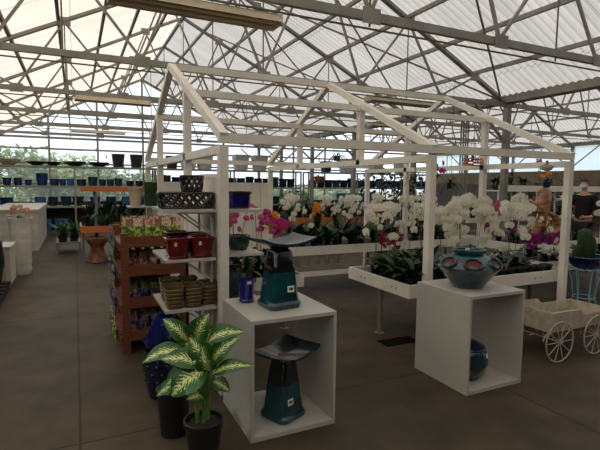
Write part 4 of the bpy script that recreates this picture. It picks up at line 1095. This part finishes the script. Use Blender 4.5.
# ------------------------------------------------------------------ back pot shelving, row by row
SH = 17.0
for bi, (xa, xb, lab) in enumerate([(-2.55, 2.55, 'long grey pot shelving along the far end, left section'), (2.6, 8.25, 'long grey pot shelving along the far end, middle section'), (8.55, 15.6, 'long grey pot shelving along the far end, right section')]):
    t = thing('pot_shelving', lab, 'shelving', (xa, SH, 0)); L = xb-xa
    for z in (.80, 1.46, 2.10):
        obj('shelf', MB().box(0, L, 0, .55, z-.06, z), 'steel', t, 0)
    n = max(2, round(L/2.4))
    for k in range(n+1):
        for y in (.03, .52): obj('upright', MB().box(k*(L-.05)/n, k*(L-.05)/n+.05, y-.025, y+.025, 0, 2.10 if y < .1 else 2.1), 'steel', t, 0)
    obj('back_board', MB().box(0, L, .57, .59, 0, .74), 'darkwall', t, 0)
def bowlp(lab, x, z, r, h, m, y=SH+.27, grp='bowls on the top back shelf'):
    o = obj('shallow_bowl', MB().loft([(r*.35, 0), (r*.42, .006), (r*.8, h*.5), (r, h*.95), (r, h), (r*.94, h), (r*.7, h*.5), (r*.3, h*.25)], 28), m, None, 40, loc=(x, y, z)); tag(o, lab, 'bowl', grp)
bw = [(-1.86, 'beige', .36, .19), (-1.10, 'black', .30, .13), (-.62, 'black', .24, .13), (.02, 'black', .37, .15), (.75, 'black', .34, .15)]
for k, (x, m, r, h) in enumerate(bw):
    bowlp('wide %s shallow bowl, %s of five, top back shelf' % ('beige' if m == 'beige' else 'black', nth(k, 5)), x, 2.10, r, h, m, y=SH+.27 if r < .3 else SH+.28)
sq = [(1.36, 'charcoal'), (1.95, 'charcoal'), (3.16, 'charcoal'), (3.76, 'grey'), (4.35, 'grey'), (5.76, 'grey'), (6.53, 'grey'), (9.5, 'charcoal'), (10.5, 'grey'), (12.0, 'grey'), (13.4, 'grey')]
for k, (x, m) in enumerate(sq):
    pot('square_planter', 'tall %s square planter, %s of eleven, top back shelf' % ('charcoal' if m == 'charcoal' else 'pale grey', nth(k, 11)), 'planter', (x, SH+.27, 2.10), (.16 if m == 'charcoal' else .22), .21 if m == 'charcoal' else .30, .45 if m == 'charcoal' else .58, m, 8, group='square planters on the top back shelf', n=20)
row2 = [(-1.92, .12, .22, 'midblue'), (-1.62, .12, .22, 'midblue'), (-1.34, .10, .17, 'midblue'), (-.95, .17, .36, 'midblue'), (-.60, .14, .20, 'midblue'), (-.36, .10, .20, 'midblue'), (-.12, .13, .21, 'tub'), (.20, .15, .20, 'dgreen'), (.54, .15, .28, 'teal'), (.84, .11, .20, 'dgreen'), (1.09, .12, .21, 'teal'), (1.35, .13, .24, 'teal'), (1.72, .13, .17, 'darkblue'), (2.03, .13, .17, 'darkblue'), (2.32, .12, .17, 'darkblue')]
cn = {'midblue': 'blue', 'tub': 'pale blue', 'dgreen': 'dark green', 'teal': 'teal', 'darkblue': 'ink blue'}
for k, (x, r, h, m) in enumerate(row2):
    pot('glazed_pot', '%s glazed pot, %s of fifteen, second shelf, left shelving' % (cn[m], nth(k, 15)), 'pot', (x, SH+.22, 1.46), r*.85, r*1.06, h*1.1, m, group='glazed pots on the second back shelf', n=18)
row3 = [(-1.95, .19, .28, 'midblue'), (-1.02, .17, .29, 'tub'), (-.66, .16, .30, 'dgreen'), (-.28, .17, .31, 'teal'), (.08, .18, .31, 'dgreen'), (.6, .17, .3, 'midblue'), (1.1, .17, .3, 'midblue'), (1.6, .17, .3, 'tub'), (2.1, .17, .3, 'midblue')]
for k, (x, r, h, m) in enumerate(row3):
    pot('glazed_pot', '%s glazed pot, %s of nine, lowest shelf, left shelving' % (cn[m], nth(k, 9)), 'pot', (x, SH+.22, .80), r*.72, r, h, m, group='glazed pots on the lowest back shelf', n=18)
for k, x in enumerate((-.92, -.42)):
    pot('blue_tub', 'pale blue tub on the floor under the back shelving, %s of two' % ('left' if k == 0 else 'right'), 'tub', (x, SH-.02+.28, 0), .19, .235, .36, 'tub', 5, n=20)
nb = 15
for k in range(nb):
    x = 2.95+k*.35; r = .14
    pot('glazed_pot', '%s glazed pot, %s of fifteen, second shelf, middle shelving' % ('ink blue' if k % 4 else 'dark green', nth(k, nb)), 'pot', (x, SH+.2, 1.46), .14, .168, .34+.06*(k % 3 == 0), 'darkblue' if k % 4 else 'dgreen', group='glazed pots on the middle shelving', n=16)
for k in range(18):
    x = 8.85+k*.37
    pot('glazed_pot', '%s glazed pot, %s of eighteen, second shelf, right shelving' % ('ink blue' if k % 3 else 'blue', nth(k, 18)), 'pot', (x, SH+.2, 1.46), .14, .175, .32+.08*(k % 4 == 1), 'darkblue' if k % 3 else 'midblue', group='glazed pots on the right shelving', n=16)
for k in range(12):
    x = 3.0+k*.42
    pot('glazed_pot', '%s glazed pot, %s of twelve, lowest shelf, middle shelving' % ('blue' if k % 2 else 'dark green', nth(k, 12)), 'pot', (x, SH+.22, .80), .12, .17, .3, 'midblue' if k % 2 else 'dgreen', group='pots low on the middle shelving', n=16)
# blue cloth-like row of pale blue pots (mid right)
for k in range(5):
    pot('glazed_pot', 'pale blue pot, %s of five, lowest shelf, right shelving' % nth(k, 5), 'pot', (10.2+k*.42, SH+.22, .80), .13, .19, .42, 'tub', group='pale blue pots on the right shelving', n=16)

# ------------------------------------------------------------------ aisle, left side
def tall_planter(lab, x, y, m='whitepot', r=.2, h=1.0, flowers=False):
    t = thing('tall_planter', lab, 'planter', (x, y, 0))
    pr = [(r*.75, 0), (r*.78, .01)]
    for k in range(6): z = .02+k*(h-.08)/6; pr += [(r*(.80+.03*k), z), (r*(.86+.035*k), z+(h-.08)/12), (r*(.82+.035*k), z+(h-.08)/6-.01)]
    pr += [(r*1.06, h-.05), (r*1.08, h), (r*.95, h), (r*.9, h-.1)]
    obj('planter_body', MB().loft(pr, 28), m, t, 40)
    if flowers:
        g = MB(); rng = random.Random(4)
        for k in range(14): strap(g, (0, 0, h-.08), 2.4*k, .2, .03, rng.uniform(.4, 1.3), .35)
        obj('leaves', g, 'leaf2', t, 60)
        me = flower_mesh('petalC', 'lipY', 1.0)
        for k in range(12):
            f = link('flower', me, t); f.location = (rng.uniform(-.15, .15), rng.uniform(-.15, .1), h+.05+rng.uniform(0, .15)); f.rotation_euler = (rng.uniform(.5, 1.4), 0, rng.uniform(-.5, .5))
tall_planter('tall cream ribbed planter with pink flowers on top at the left aisle edge', -.86, 9.2, 'whitepot', .175, .98, True)
tall_planter('tall pale ribbed planter behind the flowered one in the left aisle', -.98, 10.3, 'beige', .18, .95)
t = thing('white_cabinet', 'white box cabinet with recessed panel at the left aisle edge', 'cabinet', (-1.62, 8.05, 0))
obj('cabinet_body', MB().box(0, .72, 0, .62, .05, .60), 'whitepot', t, 0, bevel=.006); obj('cabinet_top', MB().box(-.02, .74, -.02, .64, .60, .63), 'whitepot', t, 0); obj('door_panel', MB().box(.06, .66, -.012, 0, .1, .55), 'beige', t, 0)
for x in (.04, .66): obj('foot', MB().box(x, x+.04, .02, .06, 0, .05), 'whitepot', t, 0)
t = thing('white_counter', 'white counter with flat top further along the left aisle', 'counter', (-1.75, 12.2, 0))
obj('counter_body', MB().box(0, .95, 0, 3.6, 0, .92), 'whitepot', t, 0); obj('counter_top', MB().box(-.03, .99, -.03, 3.63, .92, .96), 'whitepot', t, 0)
t = thing('display_pallet', 'low dark pallet carrying dark glazed jars at the left edge', 'pallet', (-1.75, 6.6, 0))
for k in range(6): obj('slat', MB().box(0, .86, k*.24, k*.24+.14, .10, .13), 'darkwall', t, 0)
for x in (.02, .76): obj('runner', MB().box(x, x+.08, 0, 1.34, 0, .10), 'darkwall', t, 0)
for i, (x, y, h) in enumerate([(-1.12, 6.85, .62), (-1.13, 7.3, .70), (-1.12, 7.72, .62), (-1.52, 7.1, .8)]):
    pot('glazed_jar', ['dark blue-black glazed jar, nearest on the low pallet', 'dark blue-black glazed jar, middle one on the low pallet', 'dark blue-black glazed jar, farthest on the low pallet', 'dark glazed jar behind the others on the low pallet'][i], 'jar', (x, y, .13), .13, .17, h, 'darkblue', bulge=.04)

# stump stool and orange two-tier bench
t = thing('stump_stool', 'carved tree-stump stool under the orange-edged bench in the aisle', 'stool', (.36, 10.1, 0))
g = MB(); n = 24; vs = []
for r, z in [(.19, 0), (.21, .02), (.17, .1), (.135, .2), (.12, .28), (.15, .36), (.19, .40), (.20, .44), (.19, .455)]:
    for k in range(n):
        a = 2*pi*k/n; q = r*(1+.12*sin(3*a+z*4)*(1-z)); vs.append((q*cos(a), q*sin(a), z))
g.add(vs, [(i*n+k, i*n+(k+1) % n, (i+1)*n+(k+1) % n, (i+1)*n+k) for i in range(8) for k in range(n)]+[tuple(range(n))[::-1], tuple(8*n+k for k in range(n))])
obj('trunk', g, 'stump', t, 60)
obj('seat_slab', MB().loft([(.215, .455), (.23, .46), (.23, .49), (.215, .495)], 24), 'stump', t, 40)
t = thing('plant_bench', 'two-tier bench with orange wooden edges in the left aisle', 'bench', (.1, 10.05, 0))
obj('bench_top', MB().box(0, 1.9, .03, 1.1, .62, .66), 'darkwall', t, 0); obj('edge_board', MB().box(0, 1.9, 0, .03, .59, .72), 'orange', t, 0); obj('edge_board', MB().box(-.03, 0, 0, 1.1, .59, .72), 'orange', t, 0)
obj('upper_shelf', MB().box(0, 1.9, .3, 1.1, 1.42, 1.45), 'darkwall', t, 0); obj('edge_board', MB().box(0, 1.9, .27, .30, 1.40, 1.50), 'orange', t, 0)
for x in (.28, 1.6):
    for y in (.33, 1.05): obj('post', MB().tube([(x, y, 0), (x, y, 1.42)], .025, 8), 'steel', t)
for x in (.02, 1.86):
    for y in (.9,): obj('leg', MB().tube([(x, y, 0), (x, y, .62)], .025, 8), 'steel', t)
for k in range(7):
    leafy('leafy_pot_plant', 'green pot plant, %s of seven on the orange-edged bench' % nth(k, 7), (.22+k*.26, 10.22, .66), 16, .34, .03, .07, .12, m='leaf2' if k % 2 else 'leaf', potm='terra' if k == 2 else 'black', seed=300+k, group='plants on the orange-edged bench', rise=(.9, 1.5))
for k in range(6):
    leafy('leafy_pot_plant', 'tall dark leafy plant, %s of six at the back of the orange-edged bench' % nth(k, 6), (.28+k*.3, 10.8, .66), 22, .56, .035, .08, .14, m='leaf', seed=320+k, group='tall plants on the orange-edged bench', rise=(1.0, 1.5), droop=(.1, .4))
t = thing('floor_rack', 'low grey rack of grassy plants left of the orange-edged bench', 'rack', (-.42, 11.4, 0))
obj('rack_shelf', MB().box(0, .5, 0, .9, .22, .26), 'steel', t, 0)
for x in (0, .46):
    for y in (0, .86): obj('leg', MB().box(x, x+.04, y, y+.04, 0, .22), 'steel', t, 0)
for k, (x, y) in enumerate([(-.28, 11.55), (-.05, 11.6), (-.28, 11.95), (-.05, 12.05)]):
    leafy('grassy_plant', 'grassy green plant at the %s of the low grey rack' % ['front left', 'front right', 'back left', 'back right'][k], (x, y, .26), 60, .52, .014, .10, .14, m='leaf2', seed=340+k, rise=(.8, 1.5))
# orange-edged bench behind the back bench
t = thing('plant_bench', 'orange-edged bench beyond the back orchid bench', 'bench', (4.5, 9.9, 0))
obj('bench_top', MB().box(0, 2.4, .03, 1.1, .66, .70), 'darkwall', t, 0); obj('edge_board', MB().box(0, 2.4, 0, .03, .62, .80), 'orange', t, 0)
for x in (.1, 2.3):
    for y in (.15, .95): obj('leg', MB().tube([(x, y, 0), (x, y, .66)], .025, 8), 'steel', t)
for k in range(9):
    leafy('leafy_pot_plant', 'dark foliage plant, %s of nine on far orange-edged bench' % nth(k, 9), (4.62+k*.27, 10.2, .70), 20, .5, .045, .08, .14, m='leaf', seed=360+k, group='foliage plants beyond the back bench', rise=(.7, 1.4), shape='oval')
# big bushy plants mid background
def bush(name, lab, loc, h, r, n, m, seed, potr=.16, group=None, shape='oval', L=.16):
    t = thing(name, lab, 'potted plant', loc, group=group); rng = random.Random(seed)
    obj('pot', MB().loft(pot_prof(potr*.8, potr, potr*1.6), 20), 'black', t, 40)
    g = MB(); g.tube([(0, 0, potr*1.3), (.02, .01, h*.5), (0, 0, h*.85)], [.02, .015, .008], 6)
    for k in range(5):
        a = 2*pi*k/5; g.tube([(0, 0, h*.4), (r*.5*cos(a), r*.5*sin(a), h*.7), (r*.8*cos(a), r*.8*sin(a), h*.85)], [.012, .008, .004], 5)
    obj('stems', g, 'bark', t, 60)
    g = MB()
    for k in range(n):
        a = rng.uniform(0, 2*pi); ph = rng.uniform(-.5, 1); q = r*rng.uniform(.3, 1)**.6
        c = (q*cos(a)*math.sqrt(max(0, 1-ph*ph*.8)), q*sin(a)*math.sqrt(max(0, 1-ph*ph*.8)), h*.68+ph*h*.33)
        strap(g, c, a+rng.uniform(-.8, .8), L*rng.uniform(.7, 1.2), L*.22, rng.uniform(-.4, .9), .4, seg=4, nv=3, shape='oval')
    obj('leaves', g, m, t, 60)
    return t
bush('bushy_tree_plant', 'dark green bushy tree plant beyond the white orchids, left of the middle post', (6.55, 9.0, 0), 1.95, .75, 420, 'leaf', 1, .22)
bush('bushy_tree_plant', 'smaller dark bushy plant right of the big one beyond the orchids', (7.6, 9.3, 0), 1.8, .5, 260, 'leaf', 2, .2)
bush('bushy_tree_plant', 'leafy shrub in the mid background left of the bushy tree plant', (5.4, 11.5, 0), 1.4, .5, 220, 'leaf2', 3, .2)
# raised bench with partition, plants at the right
t = thing('grey_partition', 'tall plain grey partition sheet behind the white orchids', 'partition', (10.68, 12, 0))
obj('partition_sheet', MB().box(0, 3.0, 0, .04, .06, 1.60), 'greywall', t, 0); obj('top_rail', MB().box(-.03, 3.03, -.02, .06, 1.60, 1.65), 'tanband', t, 0)
for x in (-.03, 2.97): obj('partition_post', MB().box(x, x+.06, -.02, .06, 0, 1.60), 'steel', t, 0)
t = thing('display_shelf', 'white-fronted high shelf behind the driftwood and the person', 'shelf', (9.1, 8.0, 0))
obj('shelf_board', MB().box(0, 4.2, 0, .6, 1.47, 1.50), 'white', t, 0); obj('front_board', MB().box(0, 4.2, -.02, 0, 1.47, 1.62), 'white', t, 0)
for x in (.05, 1.4, 2.8, 4.1):
    for y in (.04, .54): obj('shelf_leg', MB().tube([(x, y, 0), (x, y, 1.47)], .022, 8), 'white', t)
for k, x in enumerate((9.35, 9.8, 10.3, 11.3, 12.0, 12.7)):
    if k == 3:
        orchid('pink', 0, (10.85, 8.3, 1.50), 'pink orchid standing on the high white shelf')
    leafy('potted_fern', 'green fern, %s of six on the high white shelf' % nth(k, 6), (x, 8.3, 1.50), 44, .42, .03, .1, .14, m='leaf2' if k % 2 else 'leaf', seed=400+k, group='ferns on the high shelf', rise=(.6, 1.4), droop=(.3, .8))
for k in range(8):
    bush('shrub', 'dark shrub, %s of eight against the right-hand wall' % nth(k, 8), (17.8-.1*(k % 2), 9.0+k*1.5, 0), 1.5, .6, 150, 'leaf' if k % 2 else 'leaf2', 20+k, .2, group='shrubs along the right wall', L=.3)
bench('long plant bench in the right-hand bay', 9.6, 14.2, 9.4, 10.4, .72)
kk = 0
for k in range(12):
    kd = ['crimson', 'leafy', 'pink', 'leafy'][k % 4]
    if kd == 'leafy': leafy('leafy_pot_plant', 'green leafy plant, %s along the long bench in the right bay' % nth(k, 12), (9.8+k*.37, 9.8, .645), 14, .4, .05, .08, .14, m='leaf', seed=420+k, group='plants on the far right bench', shape='oval')
    else: orchid(kd, k % 3, (9.8+k*.37, 9.8, .645), '%s orchid, %s along the long bench in the right bay' % ('crimson' if kd == 'crimson' else 'pale pink', nth(k, 12)))
# conduit bundle on the column by the frame
t = thing('conduit_bundle', 'bundle of grey pipes looping up by the steel column above the frame', 'pipes', (7.85, 8.0, 0))
for k in range(4):
    x = k*.07; s = -1 if k < 2 else 1
    obj('conduit', MB().tube([(x, 0, 0), (x, 0, 3.0), (x+s*.03, 0, 3.12), (x+s*.12, 0, 3.2), (x+s*.5, 0, 3.22)], .018, 8), 'steel', t, 60)
for z in (1.0, 2.4): obj('clamp', MB().box(-.04, .25, -.03, .03, z, z+.04), 'steel', t, 0)
# dark matt slats laid as a rectangle on the floor
t = thing('floor_patch', 'dark rectangular drain of slats on the floor between the cubes', 'drain', (2.76, 3.68, 0), .0)
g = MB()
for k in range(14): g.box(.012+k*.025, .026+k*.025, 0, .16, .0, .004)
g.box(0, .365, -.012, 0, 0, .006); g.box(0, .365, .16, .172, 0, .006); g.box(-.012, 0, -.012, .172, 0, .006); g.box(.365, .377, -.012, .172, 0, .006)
obj('patch_slats', g, 'patchm', t, 0); obj('patch_sheet', MB().box(0, .365, 0, .16, 0, .001), 'patchm', t, 0)
# security camera dome under the frame, right bay
t = thing('hanging_lantern', 'small glass bowl lamp hanging under the right end of the frame', 'lamp', (4.5, HY, EB-.11))
obj('lamp_bowl', MB().loft([(.004, 0), (.05, .012), (.07, .05), (.068, .055), (.045, .02)], 20), 'grey', t, 60); obj('lamp_stem', MB().tube([(0, 0, .05), (0, 0, .11)], .012, 8), 'steel', t); obj('lamp_cap', MB().loft([(.07, .05), (.04, .065), (.012, .07)], 20), 'steel', t, 60)

# ------------------------------------------------------------------ trees outside the far end
def tree(seed, h, r):
    t = thing('outdoor_tree', '', 'tree', (0, 0, 0)); rng = random.Random(seed)
    g = MB(); g.tube([(0, 0, -.1), (.1, 0, h*.35), (0, .1, h*.7)], [.2, .15, .06], 8)
    for k in range(7):
        a = 2*pi*k/7; z = h*(.3+.05*k); g.tube([(0, 0, z), (r*.4*cos(a), r*.4*sin(a), z+h*.15), (r*.8*cos(a), r*.8*sin(a), z+h*.25)], [.08, .05, .02], 6)
    obj('trunk', g, 'bark', t, 60)
    g = MB()
    for k in range(2600):
        cl = k % 26; rc = random.Random(seed*100+cl); ca = rc.uniform(0, 2*pi); cr = r*rc.uniform(.2, .85); cz = h*rc.uniform(.30, .92)
        c = Vector((cr*cos(ca), cr*sin(ca), cz))+Vector([rng.gauss(0, .42) for _ in range(3)])
        d = Vector([rng.gauss(0, 1) for _ in range(3)]).normalized(); e = d.orthogonal().normalized()*.09; d = d*.2
        g.add([c-d, c+e, c+d, c-e], [(0, 1, 2, 3)])
    obj('crown', g, 'treeleaf', t, 0)
    return t
t1, t2 = tree(1, 4.0, 2.2), tree(2, 3.6, 2.0)
plc = [(-2.2, 27, 1), (.6, 26.5, 2), (3.2, 27.5, 1), (6.4, 27, 2), (9.6, 27.4, 1), (13, 27, 2), (16.5, 27.5, 1), (-5.5, 27.5, 2)]
u1 = u2 = False
order = sorted(range(8), key=lambda i: plc[i][0])
for i, (x, y, v) in enumerate(plc):
    if v == 1: o = copy_tree(t1) if u1 else t1; u1 = True
    else: o = copy_tree(t2) if u2 else t2; u2 = True
    o.location = (x, y, -.1); o.rotation_euler = (0, 0, i*1.3); o.scale = (1, 1, .74 if i < 2 else (.5 if i < 4 else .42))
    tag(o, 'green tree outside the far gable end, %s of the row' % nth(order.index(i), 8), 'tree', 'trees beyond the far end')
